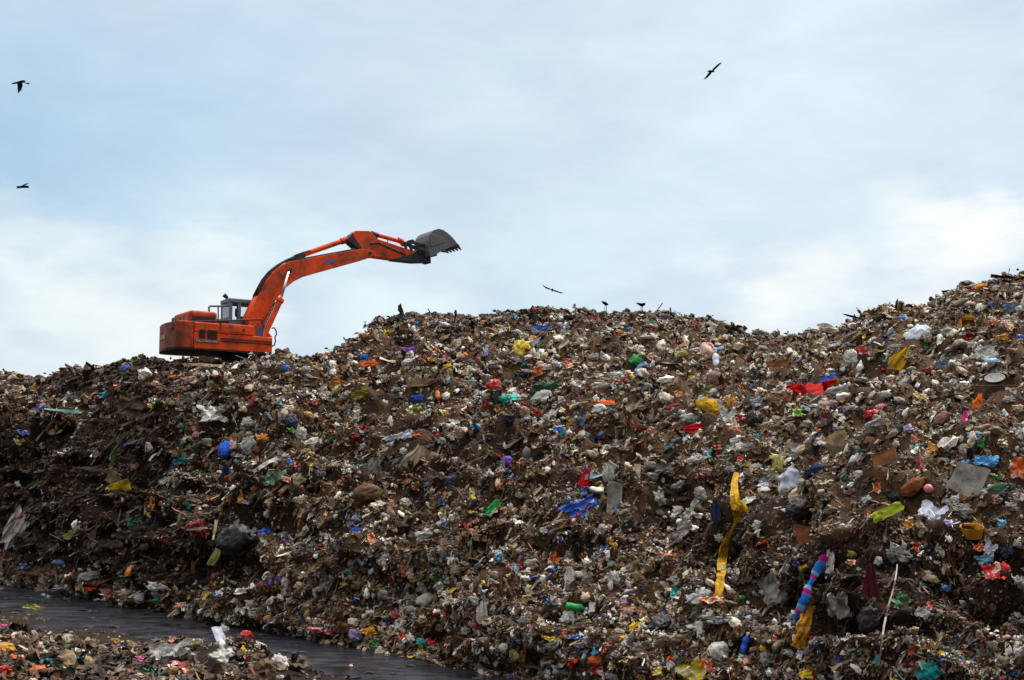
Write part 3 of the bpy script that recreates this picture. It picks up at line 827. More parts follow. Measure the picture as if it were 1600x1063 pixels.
MORE = """
bag 1002 490 16 8 0 bk;bag 945 490 14 7 0 br
bag 179 981 20 9 0 bk;bag 135 955 22 5 0 bk;bag 105 939 14 8 0 bk;film 52 952 26 8 0 ol;bag 642 1042 16 5 0 bk;wrap 547 1042 9 6 0 dr
bag 59 596 22 8 0 gr;wrap 185 606 10 9 0 or;bag 242 601 15 10 0 sa;bag 250 628 15 11 0 dk;bag 305 668 14 10 0 or;wrap 40 676 17 8 0 bl;wrap 31 691 13 9 0 py;bag 110 619 10 9 0 wh
bag 388 660 26 18 10 pg;wrap 366 697 11 14 0 pk;film 178 713 10 14 0 gn;film 281 720 17 10 10 te;wrap 309 738 11 8 0 gn;wrap 235 635 7 6 0 ye;wrap 360 779 10 7 0 or;strip 376 776 20 9 80 oc;strip 150 789 20 4 85 wh
film 267 749 28 8 28 pg;bag 187 788 19 14 0 ma;strip 295 792 18 8 -60 te;bag 397 628 11 18 -10 dr;film 298 620 28 12 12 gr;bag 377 597 8 12 0 oc;wrap 101 653 8 7 0 rd;wrap 115 650 8 5 0 ye;wrap 8 664 10 7 0 rd
bag 570 559 13 9 0 bl;wrap 510 560 11 8 0 rd;bag 447 576 14 10 0 bl;bag 477 580 21 14 0 pg;wrap 472 593 16 10 0 nv;bag 450 585 17 9 0 be;wrap 531 582 9 9 0 pk;wrap 527 595 9 8 0 or;bag 674 635 14 12 0 dk;strip 685 632 12 5 70 or
film 645 648 26 18 30 ol;wrap 492 630 10 9 0 rd;bag 451 641 19 14 0 be;bag 430 649 11 18 0 ta;bag 480 650 16 11 0 oc;bag 412 685 24 16 10 oc;bag 402 702 10 12 0 or;wrap 641 678 10 7 0 rd;wrap 570 670 19 9 10 rd
wrap 436 741 9 8 0 or;wrap 449 752 12 10 0 rd;film 427 754 22 26 0 dk;bag 467 751 24 22 20 be;wrap 466 732 9 8 0 mg;wrap 539 750 9 9 0 dr;wrap 650 760 12 12 0 or;wrap 692 741 9 7 0 rd;bag 470 783 26 18 20 be;bag 632 788 18 16 0 pg
wrap 611 786 9 8 0 wh;strip 749 702 13 5 85 py;wrap 735 775 9 16 0 ye;bag 706 668 16 13 -40 pg;bag 766 572 28 16 5 gr;bag 680 579 11 12 0 pg;bag 699 574 15 11 0 ye;wrap 697 561 10 10 0 pk;strip 717 585 40 10 12 pg
bag 726 555 11 9 0 or;wrap 755 553 13 8 0 bl;bag 705 755 24 22 0 nv;bag 795 657 24 20 0 bk;bag 880 512 22 8 -8 sl;bag 985 516 13 8 0 bl;bag 967 520 12 9 0 ye;bag 869 574 12 11 0 bl;wrap 885 567 17 12 0 rd;bag 821 571 12 11 0 te
bag 819 585 26 13 -5 nv;wrap 841 580 15 12 0 or;bag 850 575 25 12 5 pg;bag 894 557 22 10 -15 wh;bag 925 561 36 15 15 gr;bag 1105 510 22 12 10 pg;film 1063 554 24 8 8 py;bag 1086 549 20 9 15 wh;wrap 1106 588 10 9 0 mg;wrap 1085 591 15 7 15 ye
bag 819 645 18 22 10 pb;bag 830 661 15 11 0 or;bag 936 640 24 15 15 wh;wrap 948 638 10 7 10 cy;film 911 655 15 22 -15 sl;wrap 1059 617 10 9 0 or;bag 1096 625 15 14 0 lb;bag 1125 632 26 16 -15 pg;film 1144 631 17 17 0 oc;film 1104 611 26 10 25 ol
bag 1082 654 38 16 5 pg;bag 1057 676 17 10 0 or;bag 1052 639 30 12 10 dr;wrap 1147 671 19 13 0 or;wrap 1160 655 18 8 0 rd;wrap 872 676 14 15 0 bl;wrap 1176 685 16 8 12 cy;film 995 637 26 13 20 be;bag 921 651 12 9 0 mu;bag 895 660 15 12 0 oc
bag 1551 476 12 8 0 bl;cloth 1582 482 22 14 0 sl;bag 1592 527 18 9 5 bl;bag 1510 522 15 8 0 nv;wrap 1552 503 15 9 20 or;bag 1566 531 22 16 10 oc;bag 1411 500 15 9 0 bl;wrap 1371 500 9 6 0 or;wrap 1436 489 12 8 0 rd;wrap 1349 522 8 6 0 ye
wrap 1424 519 13 6 10 ye;bag 1247 562 18 13 0 wh;bag 1260 566 14 11 0 pg;board 1216 570 34 11 2 ru;bag 1224 628 10 22 -35 dr;film 1546 554 32 22 -25 wh;bag 1548 566 32 12 5 lb;film 1477 572 22 15 0 sl;bag 1451 583 20 17 10 dr;wrap 1350 551 13 9 0 rd
wrap 1504 622 11 9 0 cy;wrap 1435 621 15 8 0 ye;wrap 1300 640 11 11 0 bl;wrap 1245 646 13 11 0 li;bag 1378 640 26 16 15 pk;bag 1392 525 22 14 20 sl;bag 1480 520 24 16 0 gr;bag 1495 612 22 12 0 gr;bag 1415 598 26 12 25 pg;bag 1370 598 16 12 0 pg
wrap 915 768 11 12 0 bl;board 994 737 11 24 -5 be;film 1041 733 28 14 10 gr;bottle 1110 709 18 20 70 te;wrap 1050 702 13 11 0 te;wrap 1122 700 12 7 0 or;wrap 1160 719 9 10 0 rd;wrap 1169 725 11 8 -20 ye;film 1195 758 24 14 10 bw;film 1066 829 28 17 45 pg
wrap 1054 845 16 9 20 dr;film 1082 799 28 14 45 pg;drape 1122 797 16 34 0 nv;wrap 875 839 9 10 0 bl;bag 1083 722 34 18 30 gr;bag 952 846 14 12 -40 mu;bag 960 858 13 22 0 mu;bag 1020 745 22 14 0 pg;bag 1016 728 20 12 0 gr;bag 1060 690 18 12 10 sl
wrap 1368 715 9 8 0 bl;bag 1314 675 15 15 0 lb;wrap 1282 685 13 8 0 bl;wrap 1286 692 15 12 0 or;bag 1525 681 30 13 -10 lb;bag 1592 680 20 22 0 pg;bag 1407 672 16 18 0 bk;bag 1420 673 18 16 0 ll;film 1459 705 15 20 -30 oc;wrap 1437 725 8 17 10 rd
board 1386 718 42 26 5 ru;bag 1565 819 21 16 -20 lb;wrap 1560 784 10 10 0 dr;bag 1581 793 22 15 -20 gr;bag 1215 716 26 11 -20 py;bag 1293 720 22 14 20 pg;bag 1345 742 20 13 0 pg;bag 1320 745 18 13 30 gr;wrap 1370 763 10 14 0 or;bag 1355 782 18 15 0 pg
bag 1358 784 14 9 0 nv;bag 1446 716 20 12 20 gr;bag 1360 690 22 16 0 ru;wrap 1427 686 9 11 0 or;wrap 1429 700 14 10 0 te;bag 1480 700 18 11 -20 pg;bag 1507 706 16 22 0 gr;bag 1552 745 20 9 -20 gn;wrap 1497 752 10 9 0 rd;bag 1395 777 20 14 0 bk
wrap 1529 855 13 10 0 or;film 1546 858 16 22 -20 bw;film 1540 873 24 13 20 lb;bag 1572 862 22 24 0 nv;wrap 1520 975 13 9 0 rd;wrap 1472 917 10 11 0 bl;bag 1455 905 30 14 -5 ta;film 1442 958 16 15 -20 pg;film 1407 945 24 22 30 dk;strip 1369 1032 28 10 70 te
film 1277 1006 22 10 15 pg;film 1260 1056 16 14 0 ye;bag 1332 866 16 13 0 ol;wrap 1330 880 9 8 0 or;bag 1372 877 14 16 0 pg;film 1415 820 24 14 20 oc;film 1440 826 18 20 30 be;bag 1480 818 16 12 -30 ll;film 1228 890 10 34 -25 gr;bag 1222 935 20 15 0 pg
bag 890 967 32 25 0 pg;bag 870 941 26 14 -15 wh;board 928 949 13 17 0 wh;board 975 939 9 12 5 lb;film 1060 931 22 14 10 te;wrap 1111 942 26 11 0 or;film 1125 967 42 9 3 pg;film 1095 983 28 22 30 pg;wrap 1106 1037 14 16 0 or;wrap 936 1046 20 12 0 rd
wrap 899 995 19 8 0 bl;film 990 985 13 22 -30 ye;wrap 1029 1049 14 12 0 ye;film 806 1022 12 17 0 py;bag 960 906 22 28 0 gr;drape 891 905 18 32 0 pg;wrap 1058 864 18 10 0 or;film 867 877 13 22 -35 or;wrap 947 862 9 14 0 bl;wrap 933 870 9 10 0 bl
box 1191 855 18 9 20 or;bag 1195 925 20 13 10 wh;bag 920 1001 24 14 10 pg;bag 925 985 20 12 -20 be;wrap 884 989 14 12 0 or;bag 1185 985 26 16 0 gr;wrap 960 1040 12 12 0 py;bag 1055 905 16 12 0 pg;bag 1070 900 12 22 -30 pg;bag 1140 905 24 15 15 pg
wrap 446 846 15 13 0 pu;bag 704 877 19 13 0 lb;bag 712 892 18 16 0 be;film 513 902 17 32 -10 gr;bag 492 897 14 11 0 lb;bag 436 904 14 10 0 pu;bag 424 912 15 12 0 pu;bag 544 895 17 11 0 te;bag 635 897 19 12 0 or;bag 752 913 13 11 0 ye
bag 617 964 15 15 0 dr;ball 681 958 12 10 0 rd;wrap 680 1010 24 11 -10 rd;bag 625 980 26 14 0 pg;film 576 989 20 13 25 oc;wrap 626 998 14 10 20 rd;bag 789 1013 14 14 0 pg;drape 752 960 16 32 0 gr;bag 721 1024 18 7 5 or;wrap 502 984 34 9 -3 rd
film 212 818 20 17 25 dk;film 115 837 26 14 40 ol;strip 302 881 30 8 88 ru;strip 316 864 16 5 -75 ol;bag 12 896 26 13 0 pg;wrap 36 886 10 8 0 bl;wrap 106 907 12 7 0 or;bag 250 929 30 14 -15 pg;bag 200 930 34 12 5 ta;wrap 191 913 10 11 0 lb
wrap 282 948 16 9 0 or;film 310 947 32 9 5 lb;bag 297 934 10 13 0 dr;wrap 71 934 13 5 -10 te;wrap 130 929 10 4 0 ye;wrap 124 1022 13 10 0 rd;wrap 384 1032 9 9 0 rd;wrap 289 1018 12 8 0 or;bag 127 1031 32 10 0 be;bag 400 960 26 12 0 be
bag 370 940 22 12 0 pg;bag 345 930 26 9 0 pg;bag 395 945 24 14 0 be;bag 180 1005 16 12 0 oc;bag 192 1018 18 9 0 pg;bag 95 1036 26 12 0 be;bag 145 1038 16 14 0 pg;bag 12 1020 24 10 0 pg;wrap 1 1023 12 10 0 rd;bag 365 1050 34 12 0 ta
wrap 305 1008 18 10 10 wh;wrap 255 1030 16 11 0 wh;bag 30 1000 22 12 0 gr;bag 60 1010 22 12 0 pg;bag 98 1008 18 12 0 gr;wrap 218 1033 12 8 0 mg;bag 350 985 18 12 -30 pg;bag 405 1012 26 14 -20 pg;bag 260 1052 40 12 5 ta;wrap 280 1052 18 12 0 or
bag 560 640 16 12 0 ta;bag 610 660 10 20 10 pg;bag 690 690 14 12 0 gr;wrap 705 685 9 9 0 be;bag 570 698 14 12 0 pg;bag 600 708 26 14 20 ta;bag 630 706 13 12 0 pg;wrap 660 704 12 9 20 rd;bag 620 610 20 12 0 gr;bag 600 590 18 10 0 pg
bag 735 600 22 12 0 gr;bag 745 625 18 11 0 pg;bag 720 640 20 12 0 pb;bag 760 650 18 12 0 gr;bag 900 600 24 12 0 gr;bag 940 605 24 11 10 pg;bag 1010 605 22 12 0 gr;bag 1030 590 20 11 0 br;bag 1040 665 24 14 0 br;bag 985 600 14 9 0 sl
bag 1160 580 22 12 0 gr;bag 1175 560 20 12 0 pg;bag 1190 545 20 10 0 gr;bag 1170 610 18 13 0 gr;bag 1185 630 24 14 0 gr;bag 1230 600 18 12 20 pg;bag 1250 620 20 13 10 be;bag 1420 560 20 13 0 gr;bag 1455 560 24 12 10 pg;bag 1500 560 22 12 0 gr
bag 1520 540 24 12 10 pg;bag 1490 480 22 13 20 pg;bag 1465 495 22 12 20 gr;bag 1440 508 24 11 10 pg;bag 1395 545 20 11 0 gr;bag 1575 500 20 12 20 gr;bag 1590 465 18 14 20 pg;bag 1575 625 22 12 0 pg;bag 1590 640 18 13 0 be;bag 1480 590 20 12 0 pg
bag 1385 620 18 12 0 gr;bag 1400 640 24 13 0 dg;bag 1330 640 22 12 10 gr;bag 1290 660 26 14 15 gr;bag 1260 665 24 14 0 gr;bag 1265 690 24 12 20 pg;bag 1215 670 22 14 0 br;bag 1200 690 24 14 0 gr;bag 1170 700 24 14 10 gr;bag 1150 690 20 12 0 pg
bag 1180 730 26 13 15 pg;bag 1140 735 22 12 0 gr;bag 1100 740 24 14 0 pb;bag 1060 760 26 14 30 gr;bag 1095 775 18 26 20 gr;bag 1030 780 20 26 0 gr;bag 1060 800 20 18 0 pg;bag 1125 840 16 14 0 pg;bag 1185 820 18 15 0 pg;bag 1165 812 18 8 25 lb
bag 1300 800 22 14 0 br;bag 1330 770 20 12 0 br;bag 1410 830 18 12 0 br;bag 1470 860 16 13 0 gr;bag 1590 850 16 16 0 gr;bag 1420 1000 16 14 0 gr;bag 1550 1010 20 16 0 gr;bag 1480 1020 18 18 0 dg;bag 1500 945 16 13 0 pg;bag 1590 910 18 20 0 gr
bag 520 720 22 14 0 br;bag 500 740 18 14 0 gr;bag 540 690 18 12 0 br;bag 360 610 20 12 0 gr;bag 330 600 16 10 0 pg;bag 400 600 18 11 0 pg;bag 420 620 18 12 0 be;bag 350 640 18 13 0 gr;bag 380 640 16 12 0 be;bag 300 700 16 10 0 ta
bag 255 690 18 10 0 pb;bag 210 690 16 12 0 gr;bag 325 690 18 10 0 gr;bag 440 710 14 16 0 gr;bag 460 600 18 11 0 gr;bag 505 610 18 11 0 pg;bag 540 620 18 12 0 gr;bag 520 650 20 12 0 pg;bag 760 590 18 10 0 gr;bag 650 580 18 11 0 gr
bag 600 870 22 12 0 pg;bag 640 870 20 13 0 br;bag 660 920 22 15 0 gr;bag 640 935 24 14 0 gr;bag 700 930 20 15 0 gr;bag 740 940 18 15 0 pg;bag 600 930 18 16 10 gr;bag 580 960 18 13 0 pg;bag 560 915 22 14 0 br;bag 520 930 24 15 0 br
bag 470 915 20 13 0 be;bag 500 920 22 11 20 pg;bag 455 940 18 12 0 gr;bag 770 985 18 14 0 gr;bag 730 985 18 16 20 be;bag 690 980 18 13 0 pb;bag 660 970 20 16 0 ta;bag 640 1000 14 18 30 pg;bag 770 900 16 13 0 gr;bag 790 870 16 13 0 gr
bag 830 880 24 12 10 pg;bag 820 905 20 11 0 pg;bag 850 905 14 13 0 wh;bag 815 860 20 10 0 pg;bag 890 870 18 20 0 gr;bag 920 905 18 24 0 gr;bag 985 890 18 16 0 gr;bag 1010 850 18 12 0 br;bag 940 830 18 20 0 gr;bag 850 830 14 12 0 pg
bag 820 970 22 16 0 gr;bag 850 985 24 14 0 br;bag 860 1010 24 14 10 gr;bag 905 1010 24 12 0 gr;bag 970 1000 24 14 0 pb;bag 1000 1010 20 14 0 gr;bag 980 960 24 14 20 pb;bag 1010 950 22 12 10 gr;bag 1060 1000 22 14 0 br;bag 1085 960 22 12 30 gr
bag 1050 955 18 10 0 pg;bag 1150 965 20 12 0 gr;bag 1180 960 16 14 0 pg;bag 1200 1030 24 24 0 gr;bag 1230 1020 22 12 0 pg;bag 1160 1030 18 14 0 pg;bag 1210 985 20 14 0 be;bag 1000 1045 22 14 0 br;bag 960 1058 24 12 0 gr;bag 850 1050 20 12 0 pg
"""

def parse(line):
    f = [q.strip() for q in line.split('|')]
    k, x, y, w, h, r, c = f[0].split()
    return dict(kind=k, x=float(x), y=float(y), w=float(w), h=float(h), rot=float(r), c=c, label=f[1] if len(f) > 1 else None, ref=f[2] if len(f) > 2 else None)

RIBBONS = [   # long cloths that follow the face of the hill: (column, row, width) ..., colour, name, category, label, reference
 ([(1151, 738, 7), (1148, 752, 10), (1147, 768, 13), (1149, 784, 17), (1156, 797, 27), (1154, 808, 16), (1148, 818, 4), (1142, 830, 4), (1137, 842, 8), (1131, 856, 15), (1128, 880, 14), (1126, 905, 13), (1123, 925, 13), (1121, 938, 17)],
  'mu', 'hanging_cloth', 'cloth', 'long torn yellow cloth trailing down the dark face, knotted halfway, longest yellow piece', 'the long yellow cloth', 'dirtycloth'),
 ([(1268, 932, 8), (1265, 945, 14), (1259, 965, 20), (1254, 985, 22), (1250, 1000, 22), (1247, 1012, 24)],
  'oc', 'hanging_cloth', 'cloth', 'ochre yellow cloth hanging behind the striped sleeve', 'the ochre hanging cloth', 'dirtycloth'),
 ([(1402, 882, 2.2), (1400, 900, 2.2), (1396, 920, 2.5), (1390, 940, 2.5), (1385, 960, 3.1), (1381, 980, 3.1), (1378, 1000, 2.8), (1376, 1020, 2.8), (1372, 1040, 3.1)],
  'gr', 'plastic_strip', 'strip', 'thin pale grey strip trailing straight down the dark face', 'the thin pale strip', 'film'),
 ([(1228, 606, 9), (1240, 609, 20), (1255, 612, 24), (1270, 610, 20), (1285, 606, 18), (1298, 601, 15), (1308, 596, 9)],
  'rd', 'scarlet_cloth', 'cloth', 'long scarlet cloth spread across the slope, largest red cloth in view', 'the long scarlet cloth', 'brightcloth'),
]
landmarks = [parse(l) for l in LAND.strip().splitlines()]
rib_refs = [dict(kind='ribbon', x=sum(q[0] for q in r[0]) / len(r[0]), y=sum(q[1] for q in r[0]) / len(r[0]), w=20, h=40, rot=0, c=r[1], label=r[5 - 1], ref=r[5]) for r in RIBBONS]
extras = [parse(l) for row in MORE.strip().splitlines() for l in row.split(';')]

# every further item is told apart by its colour, its kind and the easily found thing it lies by
used = set(l['label'] for l in landmarks)
refs_ = landmarks + rib_refs
def locate(it):
    noun = INFO[it['kind']][1]
    col = COLORS[it['c']][0]
    head = f'{col} {noun}'
    near = sorted(((math.hypot(l['x'] - it['x'], (l['y'] - it['y']) * 1.2), l) for l in refs_), key=lambda t: t[0])[:7]
    cands = []
    for d, l in near:
        dx, dy = it['x'] - l['x'], it['y'] - l['y']
        rel = ('just above' if dy < 0 else 'just below') if abs(dy) > abs(dx) * 0.8 else 'beside'
        if d > 45: rel = {'just above': 'uphill from', 'just below': 'downhill from', 'beside': 'level with'}[rel]
        cands.append(f'{head} {rel} {l["ref"]}')
    for i in range(4):
        for j in range(i + 1, 5):
            a, b = near[i][1], near[j][1]
            if (it['x'] - a['x']) * (it['x'] - b['x']) + (it['y'] - a['y']) * (it['y'] - b['y']) < 0:
                cands.append(f'{head} between {a["ref"]} and {b["ref"]}')
    size = 'small' if it['w'] * it['h'] < 150 else 'larger'
    cands += [size + ' ' + c for c in list(cands)]
    for c in cands:
        if c not in used and 4 <= len(c.split()) <= 16:
            used.add(c); return c
    return None

def frame(px, py, rot, up_mix=0.45, flat=False):
    h = hit(px, py)
    if h is None: return None
    loc, nrm, dist = h
    view = (CAM - loc).normalized()
    z = (nrm * up_mix + view * (1 - up_mix)).normalized()
    if flat: z = (Vector((0, 0, 1)) * 0.75 + view * 0.25).normalized()
    x = Vector((1, 0, 0)); x = (x - z * x.dot(z)).normalized(); y = z.cross(x)
    a = math.radians(rot)
    X_, Y_ = x * math.cos(a) + y * math.sin(a), -x * math.sin(a) + y * math.cos(a)
    return loc, Matrix((X_, Y_, z)).transposed(), loc.y

placed = []
def put(it, idx):
    kind = it['kind']
    name, noun, cat, group, mk = INFO[kind]
    fr = frame(it['x'], it['y'], it['rot'])
    if fr is None: return None
    loc, R, d = fr
    px = d / FPX * (1.10 if it['ref'] else 1.05)
    i = idx % NV[kind]
    body, parts = kit(kind, i)
    if it['c'] in BRIGHT and mk == 'film': mk = 'bright'
    if it['c'] in BRIGHT and mk == 'cloth': mk = 'brightcloth'
    w, h = it['w'] * px, it['h'] * px
    if kind in ('bag', 'binbag', 'knot', 'sack', 'ball'): s = (w, h, min(w, h) * (0.62 if kind == 'bag' else 0.85))
    elif kind in ('film', 'wrap'): s = (w, h, math.sqrt(w * h) * 0.9)
    elif kind in ('cloth', 'drape'): s = (w, h, min(w, h) * 0.9)
    elif kind == 'strip': s = (w, h, h)
    elif kind == 'board': s = (w, h, math.sqrt(w * h))
    elif kind == 'slab': s = (w, h, h)
    elif kind == 'box': s = (w, h, min(w, h) * .8)
    elif kind == 'bottle': s = (w, w, w)
    elif kind == 'stick': s = (w, h, h)
    else: s = (w, h, (w + h) / 2)
    me = body.copy() if not body.materials else body
    key = (kind, i, mk)
    if key not in MESHES:
        bms = body.copy(); bms.materials.append(M[mk])
        ps = []
        for pn_, pm in parts:
            q = pm.copy(); q.materials.append(M[mk]); ps.append((pn_, q))
        MESHES[key] = (bms, ps)
    bms, ps = MESHES[key]
    o = bpy.data.objects.new(name, bms); COL.objects.link(o)
    rgb = lin(COLORS[it['c']][1]); j = random.uniform(0.88, 1.1)
    o.color = (*(min(1, v * j) for v in rgb), 1)
    lift = {'bag': 0.42, 'binbag': 0.4, 'knot': 0.42, 'sack': 0.42, 'ball': 0.25, 'film': 0.30, 'wrap': 0.35, 'board': 0.2, 'cloth': 0.34, 'drape': 0.4}.get(kind, 0.18)
    o.matrix_world = Matrix.Translation(loc + R.col[2] * lift * s[2]) @ R.to_4x4() @ Matrix.Diagonal((*s, 1))
    tag(o, it['label'], cat, group)
    for pn_, q in ps:
        c = bpy.data.objects.new(pn_, q); COL.objects.link(c); c.parent = o
        c.color = (0.75, 0.75, 0.72, 1) if pn_ == 'cap' else o.color
    placed.append(it)
    return o
MESHES = {}

items_done = 0
for k, it in enumerate(landmarks):
    put(it, k)
unlabelled = []
for k, it in enumerate(extras):
    it['label'] = locate(it)
    if it['label'] is None:
        unlabelled.append(it); continue
    put(it, k)
print('ITEMS', len(placed), 'without a label of their own', len(unlabelled))
for b_, ps_ in KIT.values():
    bpy.data.meshes.remove(b_)
    for _, q in ps_: bpy.data.meshes.remove(q)

# the striped sleeve hanging on the lower face: one tube with bands
def sleeve():
    pts = [(1289, 868, 8), (1279, 890, 11), (1272, 900, 8), (1266, 912, 4.5), (1262, 922, 9), (1257, 938, 11), (1251, 955, 10), (1245, 966, 7), (1240, 975, 3)]
    n = 12; V = []; C = []; F = []
    cen = [(hit(x, y)[0], r) for x, y, r in pts]
    dmean = min(c.y for c, _ in cen)
    path = [(at(x, y, dmean - 0.18 + 0.08 * math.sin(k)), .68 * r * dmean / FPX) for k, (x, y, r) in enumerate(pts)]
    dense = []
    for (a, ra), (b_, rb) in zip(path, path[1:]):
        for t in np.linspace(0, 1, 6, endpoint=False): dense.append((a.lerp(b_, t), ra + (rb - ra) * t))
    dense.append(path[-1])
    band = [lin((200, 40, 140)), lin((40, 130, 220)), lin((40, 120, 215)), lin((120, 180, 220))]
    for k, (c, r) in enumerate(dense):
        t = (dense[min(k + 1, len(dense) - 1)][0] - dense[max(k - 1, 0)][0]).normalized()
        u = t.cross(Vector((0, 1, 0))).normalized(); w = t.cross(u)
        for q in range(n):
            a = 2 * math.pi * q / n
            rr = r * (1 + 0.22 * math.sin(3 * a + k * .5) + 0.14 * math.sin(5 * a - k * .9) + .10 * math.sin(k * 1.9))
            V.append(c + u * math.cos(a) * rr + w * math.sin(a) * rr * 0.45); C.append(band[(k // 3) % 4])
    for k in range(len(dense) - 1):
        for q in range(n): F.append((k * n + q, k * n + (q + 1) % n, (k + 1) * n + (q + 1) % n, (k + 1) * n + q))
    org = Vector(V[-1])
    me = np_mesh('striped_sleeve', np.array([v - org for v in V]), [np.array(F)], np.array(C), True, M['litter_clean'])
    o = link(bpy.data.objects.new('striped_sleeve', me)); o.location = org
    tag(o, 'blue and magenta striped knitted sleeve hanging down the dark lower face', 'sleeve')
M['litter_clean'] = waste_mat('striped_knit', 0.9, 0.1, 'attr', dirt_lo=0.50, dirt_hi=0.80, bscale=30, bstr=0.9, dscale=9.0)
sleeve()

def ribbon(pts, c, name, cat, label, ref, mk):
    """a long folded cloth lying on the face: rows across its width follow the surface below"""
    P = np.array(pts, float); nA = 15
    seg = np.concatenate([[0], np.cumsum(np.hypot(*np.diff(P[:, :2], axis=0).T))])
    t = np.linspace(0, seg[-1], max(24, int(seg[-1] / 3)))
    x, y, w = (np.interp(t, seg, P[:, k]) for k in range(3))
    ks = np.ones(3) / 3
    for arr in (x, y, w): arr[1:-1] = np.convolve(arr, ks, 'valid')
    d = np.array([hit(a, b_)[0].y for a, b_ in zip(x, y)])
    d = np.array([min(d[max(0, i - 4):i + 5]) for i in range(len(d))])
    d = np.convolve(np.concatenate([np.full(4, d[0]), d, np.full(4, d[-1])]), np.ones(9) / 9, 'valid')
    tx, ty = np.gradient(x), np.gradient(y); n_ = np.hypot(tx, ty); tx, ty = tx / n_, ty / n_
    o_ = float(x[0])
    V = []
    for i in range(len(t)):
        for k in range(nA):
            a = k / (nA - 1) - .5
            wob = 1 + .30 * float(pn(t[i] * .09, 3 * np.sign(a), o_)) + .16 * float(pn(t[i] * .35, 3 * np.sign(a), o_))
            px, py = x[i] - ty[i] * a * w[i] * wob, y[i] + tx[i] * a * w[i] * wob
            fold = .5 * w[i] * d[i] / FPX * float(ridged(a * 3.6 + .5 * float(pn(t[i] * .06, a, o_)), t[i] * .035, o_, 3))
            V.append(at(px, py, d[i] - .22 - fold * .6))
    org = V[len(V) - nA // 2 - 1]
    me = np_mesh(name, np.array([v - org for v in V]), [grid_faces(len(t), nA)], None, True, M[mk])
    o = link(bpy.data.objects.new(name, me)); o.location = org; o.color = (*lin(COLORS[c][1]), 1)
    tag(o, label, cat, INFO['drape'][3] if cat == 'cloth' else INFO['strip'][3])
for r in RIBBONS: ribbon(*r)

# ------------------------------------------------------------------ loose litter nobody could count
def norm(v): return v / (np.linalg.norm(v, axis=-1, keepdims=True) + 1e-9)

def small_blob(sub, seed):
    V, F = crumple_blob(sub, 200 + seed, crease=1.0, big=0.5)
    return V, F
def small_sheet(n, seed):
    r = np.random.default_rng(int(seed))
    t = np.linspace(-.5, .5, n); A, B = np.meshgrid(t, t, indexing='ij')
    V = np.stack([A.ravel(), B.ravel(), np.zeros(n * n)], 1)
    V[:, :2] += r.normal(0, .35 / n, (n * n, 2)); V[:, 2] += r.normal(0, .16, n * n) + 0.5 * r.normal() * A.ravel() * B.ravel() + 0.6 * r.normal() * A.ravel() ** 2
    k = r.integers(0, 4)
    c = [(-.5, -.5), (.5, -.5), (.5, .5), (-.5, .5)][k]
    w = np.exp(-((V[:, 0] - c[0]) ** 2 + (V[:, 1] - c[1]) ** 2) / .12)
    V[:, :2] *= (1 - .5 * w)[:, None]
    return V, grid_faces(n, n)
def small_strip(seed):
    V, F = strip_grid(300 + seed, 8, 2)
    return V, F
def small_stick(seed):
    r = np.random.default_rng(int(seed)); P = []
    for k, t in enumerate((-.5, 0, .5)):
        c = np.array([t, r.normal() * .06, r.normal() * .06])
        for a in (0, 2.1, 4.2): P.append(c + np.array([0, math.cos(a), math.sin(a)]) * (.5 if k < 2 else .3) * np.array([0, 1, 1]))
    V = np.array(P); V[:, 1:] *= 1
    F = np.array([(k * 3 + a, k * 3 + (a + 1) % 3, k * 3 + 3 + (a + 1) % 3, k * 3 + 3 + a) for k in (0, 1) for a in range(3)])
    return V, F

PAL_SOIL = [((50, 36, 26), 3), ((76, 53, 35), 4), ((98, 68, 43), 3), ((64, 54, 40), 2.5), ((34, 28, 25), 2.0), ((114, 82, 52), 1.8), ((126, 72, 36), 1.0)]
PAL_GREY = [((130, 112, 86), 5), ((156, 138, 110), 5), ((186, 173, 148), 4.2), ((106, 88, 64), 4.5), ((212, 203, 184), 3.2), ((146, 122, 86), 3.5), ((174, 150, 112), 2.4), ((234, 230, 220), 1.9), ((124, 92, 64), 3.6), ((142, 106, 84), 1.8), ((146, 146, 146), 1.4)]
PAL_BAGS = [((204, 196, 182), 5), ((226, 222, 212), 4), ((178, 166, 148), 4), ((240, 238, 232), 1.8), ((150, 138, 120), 3), ((196, 172, 140), 1.6), ((176, 178, 182), 2), ((190, 156, 140), 1), ((120, 106, 90), 2), ((84, 84, 90), 1.2), ((150, 160, 120), .6), ((200, 120, 60), .5), ((90, 120, 160), .6), ((180, 60, 50), .5)]
PAL_CLR = [((196, 40, 34), 3), ((214, 96, 34), 3), ((214, 180, 46), 2.4), ((196, 150, 50), 2), ((44, 96, 190), 2), ((74, 164, 200), 1.6), ((30, 140, 74), 1.6), ((70, 96, 60), 1.6), ((186, 66, 110), 1), ((110, 80, 150), .7), ((210, 150, 120), 2), ((130, 30, 34), 1.6), ((46, 60, 92), 2.4), ((150, 190, 210), 1.5), ((60, 120, 120), 1)]
def pick(pal, n):
    w = np.array([p[1] for p in pal]); c = np.array([lin(p[0]) for p in pal])
    return c[rng.choice(len(pal), n, p=w / w.sum())]
BRIGHTS = [(1480, 610, 260, 110, 1), (1330, 700, 260, 80, .8), (950, 590, 240, 60, .8), (1120, 650, 160, 60, .9), (450, 640, 120, 70, .45), (700, 640, 120, 60, .5), (1480, 790, 160, 40, .7),
           (1000, 960, 180, 40, .5), (640, 960, 160, 50, .4), (960, 730, 80, 40, .6), (660, 850, 120, 26, .35), (1130, 1020, 160, 40, .45), (320, 640, 70, 40, .25), (1450, 500, 130, 50, .9)]
